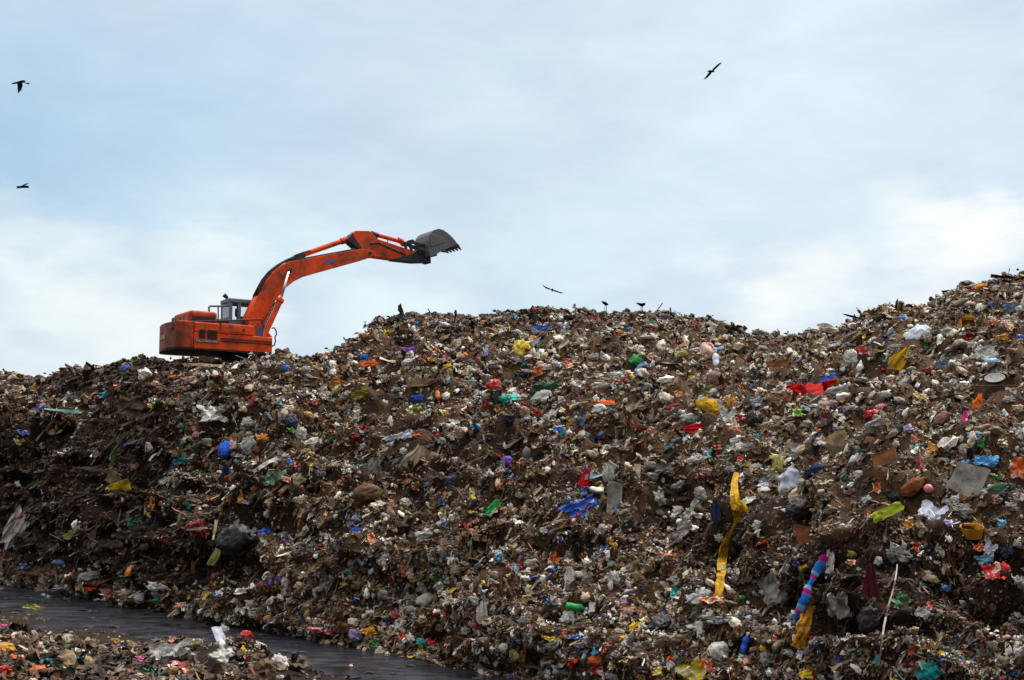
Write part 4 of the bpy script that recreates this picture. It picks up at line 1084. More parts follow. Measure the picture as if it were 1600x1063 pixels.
def bright_mask(u, y):
    m = np.zeros(np.shape(u))
    for (x0, y0, a, b, w) in BRIGHTS:
        m = np.maximum(m, w * (1 - smooth(0.4, 1.2, np.sqrt(((u - x0) / a) ** 2 + ((y - y0) / b) ** 2))))
    return m
def colours(dark, n, cf=0.07, sp=1.0):
    """mix of soil, grey waste and coloured scraps; the cut faces are mostly soil"""
    r = rng.random(n)
    soil_p = (0.44 + 0.55 * dark) * sp
    out = pick(PAL_GREY, n)
    s = r < soil_p; out[s] = pick(PAL_SOIL, s.sum()) * (1 - 0.5 * np.clip(dark[s], 0, 1))[:, None]   # soil colours darkened along with the mask
    c = r > 1 - cf * (1 - 0.5 * np.clip(dark, 0, 1)); out[c] = pick(PAL_CLR, c.sum())
    out *= rng.uniform(0.8, 1.12, (n, 1))
    return np.clip(out, 0, 1)

class Pile:
    def __init__(self): self.V = []; self.P = {}; self.C = []; self.n = 0
    def stamp(self, tmpl, pos, X, Y, Z, S, col, jitter=0.10):
        V, F = tmpl; K = len(pos); nv = len(V)
        if K == 0: return
        L = V[None] * S[:, None, :]
        W = L[..., 0:1] * X[:, None] + L[..., 1:2] * Y[:, None] + L[..., 2:3] * Z[:, None] + pos[:, None]
        self.V.append(W.reshape(-1, 3).astype(np.float32))
        FF = (F[None] + (np.arange(K) * nv)[:, None, None] + self.n).reshape(-1, F.shape[1])
        self.P.setdefault(F.shape[1], []).append(FF)
        c = col[:, None, :] * (1 + jitter * rng.normal(size=(K, nv, 1)))
        self.C.append(np.clip(c, 0, 1).reshape(-1, 3).astype(np.float32))
        self.n += K * nv
    def build(self, name, label, mat, smooth_shade=False):
        me = np_mesh(name, np.concatenate(self.V), [np.concatenate(p) for p in self.P.values()], np.concatenate(self.C), smooth_shade, mat)
        o = link(bpy.data.objects.new(name, me)); tag(o, label, None, None, 'stuff')
        return o

def sample_face(n, u0=-260, u1=1860, s0=0.0, s1=1.0, even=True):
    """random spots on the face of the hill, even in (column, row)"""
    u = rng.uniform(u0, u1, n); s = rng.uniform(s0, s1, n)
    iu = np.interp(u, US, np.arange(NU)); js = s * (NS - 1)
    i0 = np.clip(iu.astype(int), 0, NU - 2); j0 = np.clip(js.astype(int), 0, NS - 2)
    fu, fs = (iu - i0)[:, None], (js - j0)[:, None]
    g = lambda A: (A[i0, j0] * (1 - fu) + A[i0 + 1, j0] * fu) * (1 - fs) + (A[i0, j0 + 1] * (1 - fu) + A[i0 + 1, j0 + 1] * fu) * fs
    P = g(PG); Nn = norm(g(NG)); 
    y = YG[i0, j0]
    w = (YG[i0, 0] - YG[i0, -1])
    return u, y, P, Nn, w

def thin(n, **k):
    """sample so that density per photo pixel is even"""
    u, y, P, Nn, w = sample_face(int(n * 1.6), **k)
    keep = rng.random(len(u)) < w / 640.0
    return u[keep], y[keep], P[keep], Nn[keep]

def frames(Nn, P, lean=0.35, tilt=0.5, along=None):
    view = norm(np.array(CAM) - P)
    up = np.array([0, 0, 1.0])
    Z = norm(Nn * 0.75 + up * 0.35 + tilt * rng.normal(size=Nn.shape))
    if along is None:
        t = rng.normal(size=Nn.shape)
    else:
        t = along
    X = norm(t - Z * (t * Z).sum(1, keepdims=True)); Y = np.cross(Z, X)
    return X, Y, Z
def sizes(n, med, sig, lo, hi): return np.clip(med * np.exp(sig * rng.normal(size=n)), lo, hi)
def downhill(Nn, lean=0.0):
    d = np.array([-lean, 0, -1.0]) - Nn * (Nn @ np.array([-lean, 0, -1.0]))[:, None]
    return norm(d + 0.22 * rng.normal(size=Nn.shape))

B2 = [small_blob(2, k) for k in range(10)]
B3 = [small_blob(3, k) for k in range(6)]
S6 = [small_sheet(6, k) for k in range(14)]
S4 = [small_sheet(4, 40 + k) for k in range(10)]
RB = [small_strip(k) for k in range(10)]
ST = [small_stick(k) for k in range(6)]

# where a larger thing lies the loose scraps stop
FOOT = np.zeros((1200, 2300), bool)
_yy, _xx = np.mgrid[0:1200, 0:2300]
for it in placed:
    if it['w'] * it['h'] < 150: continue
    a = math.radians(it['rot']); k = 0.44
    x0, x1, y0, y1 = (int(v) for v in (it['x'] + 300 - 80, it['x'] + 300 + 80, max(0, it['y'] - 80), it['y'] + 80))
    dx, dy = _xx[y0:y1, max(0, x0):x1] - 300 - it['x'], -(_yy[y0:y1, max(0, x0):x1] - it['y'])
    FOOT[y0:y1, max(0, x0):x1] |= ((dx * math.cos(a) + dy * math.sin(a)) / (k * it['w'])) ** 2 + ((-dx * math.sin(a) + dy * math.cos(a)) / (k * it['h'])) ** 2 < 1
for (x0, y0, rx, ry) in [(q[0], q[1], q[2] * .5 + 2, 8) for r in RIBBONS for q in r[0]] + [(1289, 868, 8, 8), (1279, 890, 11, 12), (1270, 905, 8, 10), (1262, 922, 9, 10), (1257, 938, 11, 10), (1251, 955, 10, 10), (1243, 970, 6, 8), (1001, 484, 16, 9), (945, 484, 13, 9)]:
    yy, xx = np.mgrid[int(y0) - 20:int(y0) + 20, int(x0) + 270:int(x0) + 330]
    FOOT[int(y0) - 20:int(y0) + 20, int(x0) + 270:int(x0) + 330] |= ((xx - 300 - x0) / rx) ** 2 + ((yy - y0) / ry) ** 2 < 1
pile = Pile()
clod = Pile()
def scatter(pl, tm, n, med, sig, lo, hi, ratio, mode, dark_keep=1.0, light_keep=1.0, lift=0.15, cf=0.07, along=None, tilt=0.5, palette=None, only_bright=False, soil_drop=0.0, **k):
    u, y, P, Nn = thin(n, **k)
    pxs = 800 + FPX * P[:, 0] / (P[:, 1] * CP + (P[:, 2] - CAM.z) * SP)
    pys = 531.5 - FPX * (-P[:, 1] * SP + (P[:, 2] - CAM.z) * CP) / (P[:, 1] * CP + (P[:, 2] - CAM.z) * SP)
    D = dark_mask(u, y) + 0.35 * pn(u / 60., y / 40., 1.7)
    D = D + .5 * (1 - smooth(2, 26, pys - np.interp(u, US, crest_y))) * (1 - .6 * smooth(1100, 1300, u))     # the skyline is mostly dark clods
    D = np.clip(D, 0, 1)
    clump = 0.45 + 1.1 * pn(u / 75. + y / 150., y / 38., 9.1) + 0.7 * pn(u / 22., y / 14., 3.1)
    keep = rng.random(len(u)) < (light_keep + (dark_keep - light_keep) * D) * np.clip(0.5 + clump * 0.75, 0.12, 1.4)
    if only_bright: keep &= rng.random(len(u)) < bright_mask(u, y)
    keep &= ~FOOT[np.clip(pys.astype(int), 0, 1199), np.clip(pxs.astype(int) + 300, 0, 2299)]
    u, y, P, Nn, D, clump = u[keep], y[keep], P[keep], Nn[keep], D[keep], clump[keep]
    if soil_drop:
        kk_ = rng.random(len(u)) > soil_drop * np.clip(.44 + .55 * (D + .45 * (.5 - clump) - .5 * bright_mask(u, y)), 0, 1)
        u, y, P, Nn, D, clump = u[kk_], y[kk_], P[kk_], Nn[kk_], D[kk_], clump[kk_]
    sz = sizes(len(u), med, sig, lo, hi) * P[:, 1] / FPX
    Dc = np.clip(D + 0.45 * (0.5 - clump) - 0.52 * bright_mask(u, y), -.5, 1)
    col = colours(Dc, len(u), cf, 1 - .7 * soil_drop) if palette is None else np.clip(pick(palette, len(u)) * rng.uniform(.75, 1.2, (len(u), 1)), 0, 1)
    al = downhill(Nn, .55) if along == 'down' else None
    X, Y, Z = frames(Nn, P, tilt=tilt, along=al)
    which = rng.integers(0, len(tm), len(u))
    for q in range(len(tm)):
        m = which == q
        s = sz[m]; K = m.sum()
        S = np.stack([s, s * ratio[0] * rng.uniform(.7, 1.3, K), s * ratio[1] * rng.uniform(.7, 1.3, K)], 1)
        off = Nn[m] * (lift * s)[:, None]
        if along == 'down': off = off + X[m] * (0.35 * s)[:, None]
        pl.stamp(tm[q], P[m] + off, X[m], Y[m], Z[m], S, col[m])

SC = 1.0
# soil clods and dark crumbs
scatter(clod, B2, int(15000 * SC), 6.0, .5, 2.5, 17, (.85, .6), 'x', palette=PAL_SOIL, lift=0.05)
scatter(clod, B2, int(30000 * SC), 3.6, .4, 1.8, 8, (.85, .6), 'x', dark_keep=1.2, light_keep=.8, palette=PAL_SOIL, lift=0.15)
# crumpled bags, lumps
scatter(pile, B3, int(2000 * SC), 13, .32, 8, 24, (.55, .42), 'x', dark_keep=0.10, lift=0.12, cf=0.05)
scatter(pile, B2, int(11000 * SC), 6.0, .45, 3, 14, (.55, .34), 'x', dark_keep=0.2, lift=0.15, cf=0.09)
soft = Pile()
scatter(soft, B3, int(8500 * SC), 14, .40, 7, 32, (.60, .42), 'x', dark_keep=0.3, lift=0.24, cf=0.05, only_bright=True, palette=PAL_BAGS, tilt=.35)
scatter(soft, B3, int(1300 * SC), 13, .38, 7, 26, (.60, .42), 'x', dark_keep=0.15, lift=0.2, palette=PAL_BAGS, tilt=.35)
scatter(pile, S6, int(6000 * SC), 15, .32, 9, 30, (.6, .9), 'x', dark_keep=0.3, lift=0.25, cf=0.05, only_bright=True, palette=PAL_GREY)
# torn film and rags
scatter(pile, S6, int(12000 * SC), 11, .42, 5, 28, (.62, .9), 'x', soil_drop=.8, dark_keep=0.18, lift=0.16, cf=0.13, tilt=.6)
scatter(pile, S6, int(9000 * SC), 15, .42, 6, 40, (.34, .6), 'x', dark_keep=0.5, lift=0.12, cf=0.06, along='down', tilt=.45)
scatter(pile, RB, int(12000 * SC), 13, .45, 5, 40, (.14, .18), 'x', dark_keep=0.7, lift=0.08, cf=0.05, along='down', tilt=.45)
scatter(pile, S4, int(20000 * SC), 5.0, .45, 2.2, 12, (.6, .9), 'x', soil_drop=.8, dark_keep=0.22, lift=0.3, cf=0.16, tilt=.7)
# strips and sticks
scatter(pile, RB, int(9000 * SC), 13, .5, 5, 40, (.16, .2), 'x', dark_keep=.8, light_keep=.7, lift=0.08, cf=0.06, tilt=.5)
scatter(pile, ST, int(8000 * SC), 10, .55, 4, 44, (.045, .045), 'x', dark_keep=1.0, lift=0.14, cf=0.02, tilt=.8)
# burst bags and tipped loads: knots of scraps that belong together
def bursts(n, rad):
    u, y, P, Nn = thin(n)
    D = np.clip(dark_mask(u, y), 0, 1); keep = rng.random(len(u)) < 1 - .97 * D
    P, Nn = P[keep], Nn[keep]
    kinds = rng.choice(5, len(P), p=[.42, .2, .14, .12, .12])
    for q, pal in enumerate(([((200, 196, 188), 3), ((226, 224, 218), 3), ((170, 164, 154), 2)], [((150, 132, 108), 3), ((120, 98, 76), 3), ((176, 158, 130), 2)], PAL_CLR,
                             [((92, 66, 46), 3), ((110, 74, 46), 2), ((70, 52, 40), 3)], [((60, 60, 66), 3), ((42, 44, 52), 3), ((96, 98, 104), 2)])):
        m = kinds == q
        if not m.any(): continue
        base = pick(pal, m.sum())
        k = rng.integers(5, 18, m.sum()); idx = np.repeat(np.arange(m.sum()), k)
        Pm, Nm = P[m][idx], Nn[m][idx]
        px = Pm[:, 1:2] / FPX
        off = rng.normal(size=Pm.shape) * np.array([rad, rad * .35, rad * .5]) * px
        off -= Nm * (off * Nm).sum(1, keepdims=True)
        Pm = Pm + off + Nm * px * 2
        K = len(Pm); sz = sizes(K, 6.0, .5, 2.5, 16) * px[:, 0]
        col = np.clip(base[idx] * rng.uniform(.7, 1.2, (K, 1)) if q != 2 else pick(pal, K), 0, 1)
        X, Y, Z = frames(Nm, Pm, tilt=.6)
        tm = S6 + S4 + B2[:4] if q != 3 else RB + ST + S4
        wh = rng.integers(0, len(tm), K)
        for t in range(len(tm)):
            w = wh == t; s_ = sz[w]
            ra = (.6, .8) if q != 3 or t >= len(RB) + len(ST) else (.10, .12)
            if ra[0] < .2: s_ = s_ * 2
            pile.stamp(tm[t], Pm[w], X[w], Y[w], Z[w], np.stack([s_, s_ * ra[0], s_ * ra[1]], 1), col[w])
bursts(2600, 11)
shred = Pile()
scatter(shred, RB, int(9000 * SC), 15, .55, 5, 60, (.12, .14), 'x', dark_keep=1.5, light_keep=.18, lift=0.05, cf=0.03, along='down', tilt=.35)
# bright bits of paper and plastic, a few photo pixels across
scatter(pile, S4, int(14000 * SC), 3.0, .35, 1.6, 6, (.7, .8), 'x', dark_keep=0.3, lift=0.5, tilt=.8, palette=[((210, 206, 198), 5), ((236, 234, 230), 2), ((180, 170, 150), 3), ((200, 60, 40), .6), ((210, 170, 60), .6), ((70, 120, 200), .5)])
# the hill goes on beyond the picture on both sides
for a_, b_, n_ in ((1860, 2560, 5200), (-640, -260, 2200)):
    kw = dict(u0=a_, u1=b_)
    scatter(clod, B2, n_, 9, .5, 4, 24, (.85, .6), 'x', palette=PAL_SOIL, lift=0.05, **kw)
    scatter(pile, B2, n_ * 2, 9, .45, 4, 20, (.55, .34), 'x', dark_keep=0.2, lift=0.15, cf=0.09, **kw)
    scatter(pile, S6, n_ * 2, 15, .42, 7, 36, (.6, .9), 'x', dark_keep=0.2, lift=0.16, cf=0.12, tilt=.6, **kw)
    scatter(pile, S4, n_ * 2, 8, .45, 4, 18, (.6, .9), 'x', dark_keep=0.2, lift=0.3, cf=0.14, tilt=.7, **kw)
    scatter(pile, RB, n_, 18, .5, 7, 50, (.14, .18), 'x', lift=0.08, cf=0.05, along='down', tilt=.45, **kw)
soft.build('soft_bags', 'heaped pale crumpled bags pressed together over the brighter slopes', M['litter'], True)
pile.build('loose_litter', 'dense carpet of mixed crumpled plastic, paper and rag scraps covering the hill', M['litter'])
clod.build('soil_clods', 'dark crumbled waste soil between the litter', M['litter'])
shred.build('hanging_shreds', 'torn plastic shreds hanging down the cut dark faces', M['litter'])

# crest rubble and far side, so the skyline is ragged
crest_p = Pile()
n = 3800
u = rng.uniform(-300, 1900, n); u = u[((u < 240) | (u > 428)) & (np.abs(u - 1001) > 15) & (np.abs(u - 945) > 12)]; n = len(u); k_ = rng.integers(-6, 4, n)
iu = np.clip(np.interp(u, US, np.arange(NU)).astype(int), 0, NU - 1)
P = ALL[iu, np.clip(NS - 1 + k_, 0, NS + nb - 1)]
Nn = norm(np.tile([0, -.5, .8], (n, 1)) + .2 * rng.normal(size=(n, 3)))
sz = sizes(n, 7, .5, 3, 16) * P[:, 1] / FPX
X, Y, Z = frames(Nn, P, tilt=.6)
col = colours(np.full(n, .62), n, .03)
wh = rng.integers(0, 20, n)
for q in range(20):
    m = wh == q
    tm = (B2 + B2)[q]
    S = np.stack([sz[m], sz[m] * .8, sz[m] * .6], 1)
    crest_p.stamp(tm, P[m] + Nn[m] * (.12 * sz[m])[:, None], X[m], Y[m], Z[m], S, col[m])
# plateau behind the crest
n = 9000
iu = rng.integers(40, NU - 40, n); kb = rng.integers(NS + 1, NS + 18, n)
P = ALL[iu, kb] + np.stack([rng.normal(0, .4, n), rng.normal(0, .4, n), np.zeros(n)], 1)
Nn = norm(np.tile([0, 0, 1.], (n, 1)) + .2 * rng.normal(size=(n, 3)))
sz = sizes(n, .22, .5, .1, .5)
X, Y, Z = frames(Nn, P, tilt=.5); col = colours(np.full(n, .5), n, .05)
wh = rng.integers(0, 20, n)
for q in range(20):
    m = wh == q
    S = np.stack([sz[m], sz[m] * .75, sz[m] * .5], 1)
    crest_p.stamp((B2 + S4)[q], P[m], X[m], Y[m], Z[m], S, col[m])
crest_p.build('crest_rubble', 'grey brown rubble and scraps along the skyline of the hill', M['litter'])

# near bank litter and scraps along the far shore
nbp = Pile()
def bank_scatter(tm, n, med, sig, lo, hi, ratio, cf, lift, sd_lo=0.5):
    x = rng.uniform(-26, 12, n); y = rng.uniform(12, 42, n)
    h, sd = bank_h(x, y)
    pr = smooth(sd_lo, sd_lo + 1.6, sd) * (0.55 + 0.8 * np.clip(pn(x * .8, y * .8, 4.4) + .35, 0, 1))
    for (hx_, hy_, r_, a_) in HEAPS: pr = np.maximum(pr, np.exp(-((x - hx_) ** 2 + (y - hy_) ** 2) / (0.95 * r_) ** 2))
    keep = rng.random(n) < pr
    x, y, h = x[keep], y[keep], h[keep]; K = len(x)
    P = np.stack([x, y, h], 1)
    Nn = norm(np.tile([0, -.2, 1.], (K, 1)) + .15 * rng.normal(size=(K, 3)))
    sz = sizes(K, med, sig, lo, hi); X, Y, Z = frames(Nn, P, tilt=.5)
    col = .85 * colours(.42 + .9 * np.clip(pn(x * .7, y * .7, 1.2), -.3, .6), K, cf); wh = rng.integers(0, len(tm), K)
    for q in range(len(tm)):
        m = wh == q; s = sz[m]
        S = np.stack([s, s * ratio[0] * rng.uniform(.7, 1.3, m.sum()), s * ratio[1] * rng.uniform(.7, 1.3, m.sum())], 1)
        nbp.stamp(tm[q], P[m] + Nn[m] * (lift * s)[:, None], X[m], Y[m], Z[m], S, col[m])
bank_scatter(B2, 26000, .11, .45, .04, .26, (.7, .6), .07, .2)
bank_scatter(B3, 9000, .26, .35, .15, .55, (.6, .45), .06, .18)
bank_scatter(S6, 15000, .25, .4, .08, .45, (.7, .7), .10, .15)
bank_scatter(S4, 18000, .09, .4, .04, .2, (.7, .8), .12, .3)
bank_scatter(RB, 7000, .28, .4, .1, .7, (.16, .16), .06, .1)
bank_scatter(ST, 5000, .28, .5, .1, .8, (.05, .05), .02, .12)
bank_scatter(B2, 16000, .11, .5, .04, .26, (.9, .5), .0, .05, -0.8)
nbp.build('near_bank_litter', 'carpet of trampled paper, film and rag scraps on the near bank', M['litter'])

# band of washed up scraps along the foot of the hill, and scum on the water
sh = Pile()
def shore(tm, n, med, sig, ratio, out, cf):
    u = rng.uniform(-60, 860, n)
    td = np.interp(u, US, toe_d)
    off = rng.normal(0.15, out, n)
    d = td - off * 0.8
    P = unproject(u, np.array([y_of(q, 0.02) for q in d]), d)
    P[:, 2] = 0.03 + np.clip(-off, 0, .6) * .4
    K = n; Nn = norm(np.tile([0, -.3, 1.], (K, 1)) + .2 * rng.normal(size=(K, 3)))
    sz = sizes(K, med, sig, med * .35, med * 2.4) * d / FPX; X, Y, Z = frames(Nn, P, tilt=.35)
    col = colours(np.full(K, .0), K, cf); wh = rng.integers(0, len(tm), K)
    for q in range(len(tm)):
        m = wh == q; s = sz[m]
        S = np.stack([s, s * ratio[0], s * ratio[1]], 1)
        sh.stamp(tm[q], P[m], X[m], Y[m], Z[m], S, col[m])
shore(B2, 900, 8, .4, (.7, .5), .45, .08)
shore(B3, 260, 16, .3, (.6, .5), .40, .06)
shore(S6, 420, 11, .4, (.7, .5), .5, .1)
shore(S4, 700, 6, .4, (.7, .5), .6, .12)
sh.build('washed_up_scraps', 'pale scraps of plastic washed up along the water edge', M['litter'])
scum = Pile()
n = 900
x = rng.uniform(-24, 2, n); y = rng.uniform(24, 56, n)
_, sd = bank_h(x, y)
td = np.interp(800 + FPX * x / y, US, toe_d)
ok = (sd < 0.8) & (y < td)
x, y = x[ok], y[ok]; K = len(x)
P = np.stack([x, y, np.full(K, 0.015)], 1)
Nn = norm(np.tile([0, 0, 1.], (K, 1)) + .03 * rng.normal(size=(K, 3)))
sz = sizes(K, .12, .6, .04, .5); X, Y, Z = frames(Nn, P, tilt=.08)
Z = Nn; X = norm(np.cross(np.tile([0, 1., 0], (K, 1)), Z)); Y = np.cross(Z, X)
col = np.clip(pick([((26, 25, 26), 6), ((40, 36, 34), 4), ((110, 108, 104), 1.2), ((150, 140, 120), .5)], K), 0, 1)
wh = rng.integers(0, len(B2), K)
for q in range(len(B2)):
    m = wh == q; s = sz[m]
    scum.stamp(B2[q], P[m], X[m], Y[m], Z[m], np.stack([s, s * .6, s * .16], 1), col[m])
scum.build('floating_scum', 'dark scum and crumbs floating on the black water', M['litter'])

# ------------------------------------------------------------------ the excavator
def paint_mat(name, rgb, grime=0.5, rough=0.45, lo=0.48, hi=0.74):
    m, nt, b = new_mat(name)
    tc = nt.nodes.new('ShaderNodeTexCoord'); vec = tc.outputs['Object']
    a = noise_tex(nt, 1.3, 7, 0.65, vec=vec, dist=0.7)
    f = ramp(nt, a, [(lo, (0, 0, 0)), (hi, (grime,) * 3)])
    c = mixrgb(nt, f, (*rgb, 1), (*lin((70, 52, 40)), 1))
    t = noise_tex(nt, 6.0, 5, 0.6, vec=vec)
    c = mixrgb(nt, 1.0, c, ramp(nt, t, [(0.3, (.82, .82, .82)), (0.7, (1.05, 1.05, 1.05))]), 'MULTIPLY')
    nt.links.new(c, b.inputs['Base Color'])
    b.inputs['Roughness'].default_value = rough
    b.inputs['Specular IOR Level'].default_value = 0.22
    bump(nt, b, noise_tex(nt, 11.0, 4, .6, vec=vec), 0.12, 0.02)
    return m
M['orange'] = paint_mat('orange_paint', (0.78, 0.072, 0.007), 0.9, 0.6, 0.42, 0.70)
M['worn'] = paint_mat('dull_orange_paint', (0.36, 0.075, 0.035), 0.85, 0.6)
M['tailorange'] = paint_mat('scraped_orange_paint', (0.46, 0.055, 0.015), 0.95, 0.6, 0.36, 0.62)
M['steel'] = paint_mat('bare_bucket_steel', (0.12, 0.125, 0.14), 0.5, 0.6)
M['darksteel'] = paint_mat('greasy_dark_steel', (0.030, 0.032, 0.036), 0.2, 0.55)
M['cabgrey'] = paint_mat('cab_grey_paint', (0.13, 0.17, 0.205), 0.05, 0.5)
M['grille'] = paint_mat('dark_grille', (0.055, 0.022, 0.02), 0.4, 0.7)
M['rubber'] = paint_mat('black_rubber', (0.02, 0.02, 0.022), 0.4, 0.7)
M['bluemark'] = paint_mat('blue_mark', (0.08, 0.12, 0.36), 0.4, 0.5)
M['palemark'] = paint_mat('pale_worn_lettering', (0.42, 0.33, 0.27), 0.6, 0.6)
M['strip'] = paint_mat('grimy_strip', (0.16, 0.085, 0.06), 0.6, 0.6)
m, nt, b = new_mat('chrome_rod'); b.inputs['Metallic'].default_value = 1; b.inputs['Roughness'].default_value = .22; b.inputs['Base Color'].default_value = (.7, .71, .73, 1); M['chrome'] = m
m, nt, b = new_mat('cab_glass'); b.inputs['Base Color'].default_value = (.80, .86, .88, 1); b.inputs['Roughness'].default_value = .03; b.inputs['Transmission Weight'].default_value = 1.0; b.inputs['IOR'].default_value = 1.02; M['glass'] = m
m, nt, b = new_mat('dusty_rear_glass'); b.inputs['Base Color'].default_value = (.42, .47, .50, 1); b.inputs['Roughness'].default_value = .25; b.inputs['Transmission Weight'].default_value = .65; b.inputs['IOR'].default_value = 1.05; M['dustglass'] = m

PSI = math.radians(35)
_h = Vector((math.cos(PSI), math.sin(PSI), 0)); _l = Vector((-math.sin(PSI), math.cos(PSI), 0))
EO = at(374, 560, 52.3)
_g0 = _ref[0].ray_cast(Vector((EO.x, EO.y, 60)), Vector((0, 0, -1)))[0]
EO.z = _g0.z - 0.06
exc = link(bpy.data.objects.new('excavator', None)); exc.location = EO; exc.rotation_euler = (0, 0, PSI)
tag(exc, 'orange tracked excavator on the hill crest, boom stretched out and bucket raised', 'excavator')

def UP(px, py, c):
    r = ray(px, py); t = (c - (CAM - EO).dot(_l)) / r.dot(_l)
    p = CAM + r * t - EO
    return p.dot(_h), p.z
def UV(px, py, c):
    X_, Z_ = UP(px, py, c); return Vector((X_, c, Z_))

def add_prism(bm, pts, y0, y1):
    a = [bm.verts.new((x, y0, z)) for x, z in pts]; b_ = [bm.verts.new((x, y1, z)) for x, z in pts]
    bm.faces.new(a); bm.faces.new(b_[::-1])
    for i in range(len(pts)): bm.faces.new([a[i], b_[i], b_[(i + 1) % len(pts)], a[(i + 1) % len(pts)]])
def add_plan(bm, pts, z0, z1):
    a = [bm.verts.new((x, y, z0)) for x, y in pts]; b_ = [bm.verts.new((x, y, z1)) for x, y in pts]
    bm.faces.new(a[::-1]); bm.faces.new(b_)
    for i in range(len(pts)): bm.faces.new([a[i], a[(i + 1) % len(pts)], b_[(i + 1) % len(pts)], b_[i]])
def add_box(bm, x0, x1, y0, y1, z0, z1):
    add_prism(bm, [(x0, z0), (x1, z0), (x1, z1), (x0, z1)], y0, y1)
def add_tube(bm, pts, r, n=10):
    pts = [Vector(p) for p in pts]; rings = []
    for i, p in enumerate(pts):
        t = (pts[min(i + 1, len(pts) - 1)] - pts[max(i - 1, 0)]).normalized()
        u = t.cross(Vector((0.13, 0.98, 0.1))).normalized(); w = t.cross(u)
        rr = r[i] if isinstance(r, (list, tuple)) else r
        rings.append([bm.verts.new(p + (u * math.cos(2 * math.pi * k / n) + w * math.sin(2 * math.pi * k / n)) * rr) for k in range(n)])
    for A_, B_ in zip(rings, rings[1:]):
        for k in range(n): bm.faces.new([A_[k], A_[(k + 1) % n], B_[(k + 1) % n], B_[k]])
    bm.faces.new(rings[0][::-1]); bm.faces.new(rings[-1])
def part(name, fn, mat, parent, bevel=0.0, sm=False, segs=2):
    bm = bmesh.new(); fn(bm)
    bmesh.ops.recalc_face_normals(bm, faces=bm.faces)
    if bevel > 0:
        ed = [e for e in bm.edges if len(e.link_faces) == 2 and e.calc_face_angle(0) > 0.5]
        bmesh.ops.bevel(bm, geom=ed, offset=bevel, segments=segs, affect='EDGES', profile=0.5)
    me = bm_obj_mesh(bm, name, M[mat], False)
    if sm:
        for p in me.polygons: p.use_smooth = True
    o = link(bpy.data.objects.new(name, me), parent)
    return o

NC = -1.40
XL, ZB = UP(302.5, 544, NC); XR = UP(426, 540, NC)[0]
ZT = UP(325, 504, NC)[1]; ZT2 = UP(365, 506.5, NC)[1]; ZF = UP(412, 526.5, NC)[1]
XM = UP(344, 520, NC)[0]; XS = UP(397, 520, NC)[0]
print('EXC', XL, XR, ZB, ZT, ZF, EO.z)
# chassis and decks
def f(bm):
    add_box(bm, XL + .01, XR, -1.38, 1.38, ZB, ZF)
chassis = part('chassis', f, 'orange', exc, .03)
part('skirt_band', lambda bm: (add_box(bm, XM + .03, XR - .02, -1.405, -1.37, UP(380, 535.8, NC)[1], UP(380, 534.2, NC)[1]), add_box(bm, XM + .03, XR - .02, -1.405, -1.37, UP(380, 532.0, NC)[1], UP(380, 530.6, NC)[1])), 'grille', chassis)
part('deck', lambda bm: (add_box(bm, XL + .02, UP(372, 500, 0)[0], -.65, .42, ZF + .003, ZT - .06), add_box(bm, XL + .02, XR - .25, .45, 1.37, ZF + .003, UP(365, 500.5, .45)[1])), 'darksteel', exc, .02)
rear = part('engine_side_panel', lambda bm: add_box(bm, XL + .015, XM - .015, -1.40, -.66, ZF + .003, ZT), 'orange', exc, .05)
gx = [UP(x, 520, NC)[0] for x in (311.5, 320.5, 324.5, 339.5)]
gz = (UP(325, 529.5, NC)[1], UP(325, 515.5, NC)[1])
def f(bm):
    for a, b_ in ((gx[0], gx[1]), (gx[2], gx[3])):
        add_box(bm, a, b_, -1.412, -1.38, gz[0], gz[1])
        for k in range(6):
            z = gz[0] + (gz[1] - gz[0]) * (k + .5) / 6
            add_box(bm, a + .015, b_ - .015, -1.425, -1.405, z - .012, z + .012)
part('vent_grille', f, 'grille', rear)
lz = (UP(325, 535.8, NC)[1], UP(325, 530.4, NC)[1])
band = part('name_band', lambda bm: add_box(bm, UP(305, 533, NC)[0], XM - .03, -1.411, -1.37, lz[0], lz[1]), 'strip', rear)
def f(bm):   # worn remains of painted letters
    r = random.Random(5); x = UP(306.5, 533, NC)[0]; z0, z1 = lz[0] + .02, lz[1] - .02
    for k in range(8):
        w = .085
        a = x + k * .118
        th = .022
        if k in (0, 3, 6): add_box(bm, a, a + th, -1.416, -1.40, z0, z1); add_box(bm, a + w - th, a + w, -1.416, -1.40, z0, z1); add_box(bm, a + th + .002, a + w - th - .002, -1.416, -1.40, (z0 + z1) / 2 - .01, (z0 + z1) / 2 + .012)
        elif k in (1, 4): add_box(bm, a, a + th, -1.416, -1.40, z0, z1); add_box(bm, a + th + .002, a + w, -1.416, -1.40, z1 - th, z1); add_box(bm, a + th + .002, a + w, -1.416, -1.40, z0, z0 + th)
        elif k in (2,): add_box(bm, a, a + w, -1.416, -1.40, z1 - th, z1); add_box(bm, a + w * .4, a + w * .4 + th, -1.416, -1.40, z0, z1 - th - .002)
        else: add_box(bm, a, a + w * .5, -1.416, -1.40, z0 + .01, z1 - .025)
part('worn_lettering', f, 'palemark', band)
box_ = part('tool_box', lambda bm: add_box(bm, XM + .015, XS, -1.40, -.50, ZF + .003, ZT2), 'orange', exc, .05)
part('door_panel', lambda bm: add_box(bm, XM + .12, UP(376, 515, NC)[0], -1.412, -1.38, ZF + .10, ZT2 - .10), 'orange', box_, .01)
part('latch', lambda bm: add_tube(bm, [(UP(381, 513, NC)[0], -1.44, ZT2 - .22), (UP(381, 513, NC)[0], -1.38, ZT2 - .22)], .05, 10), 'darksteel', box_)
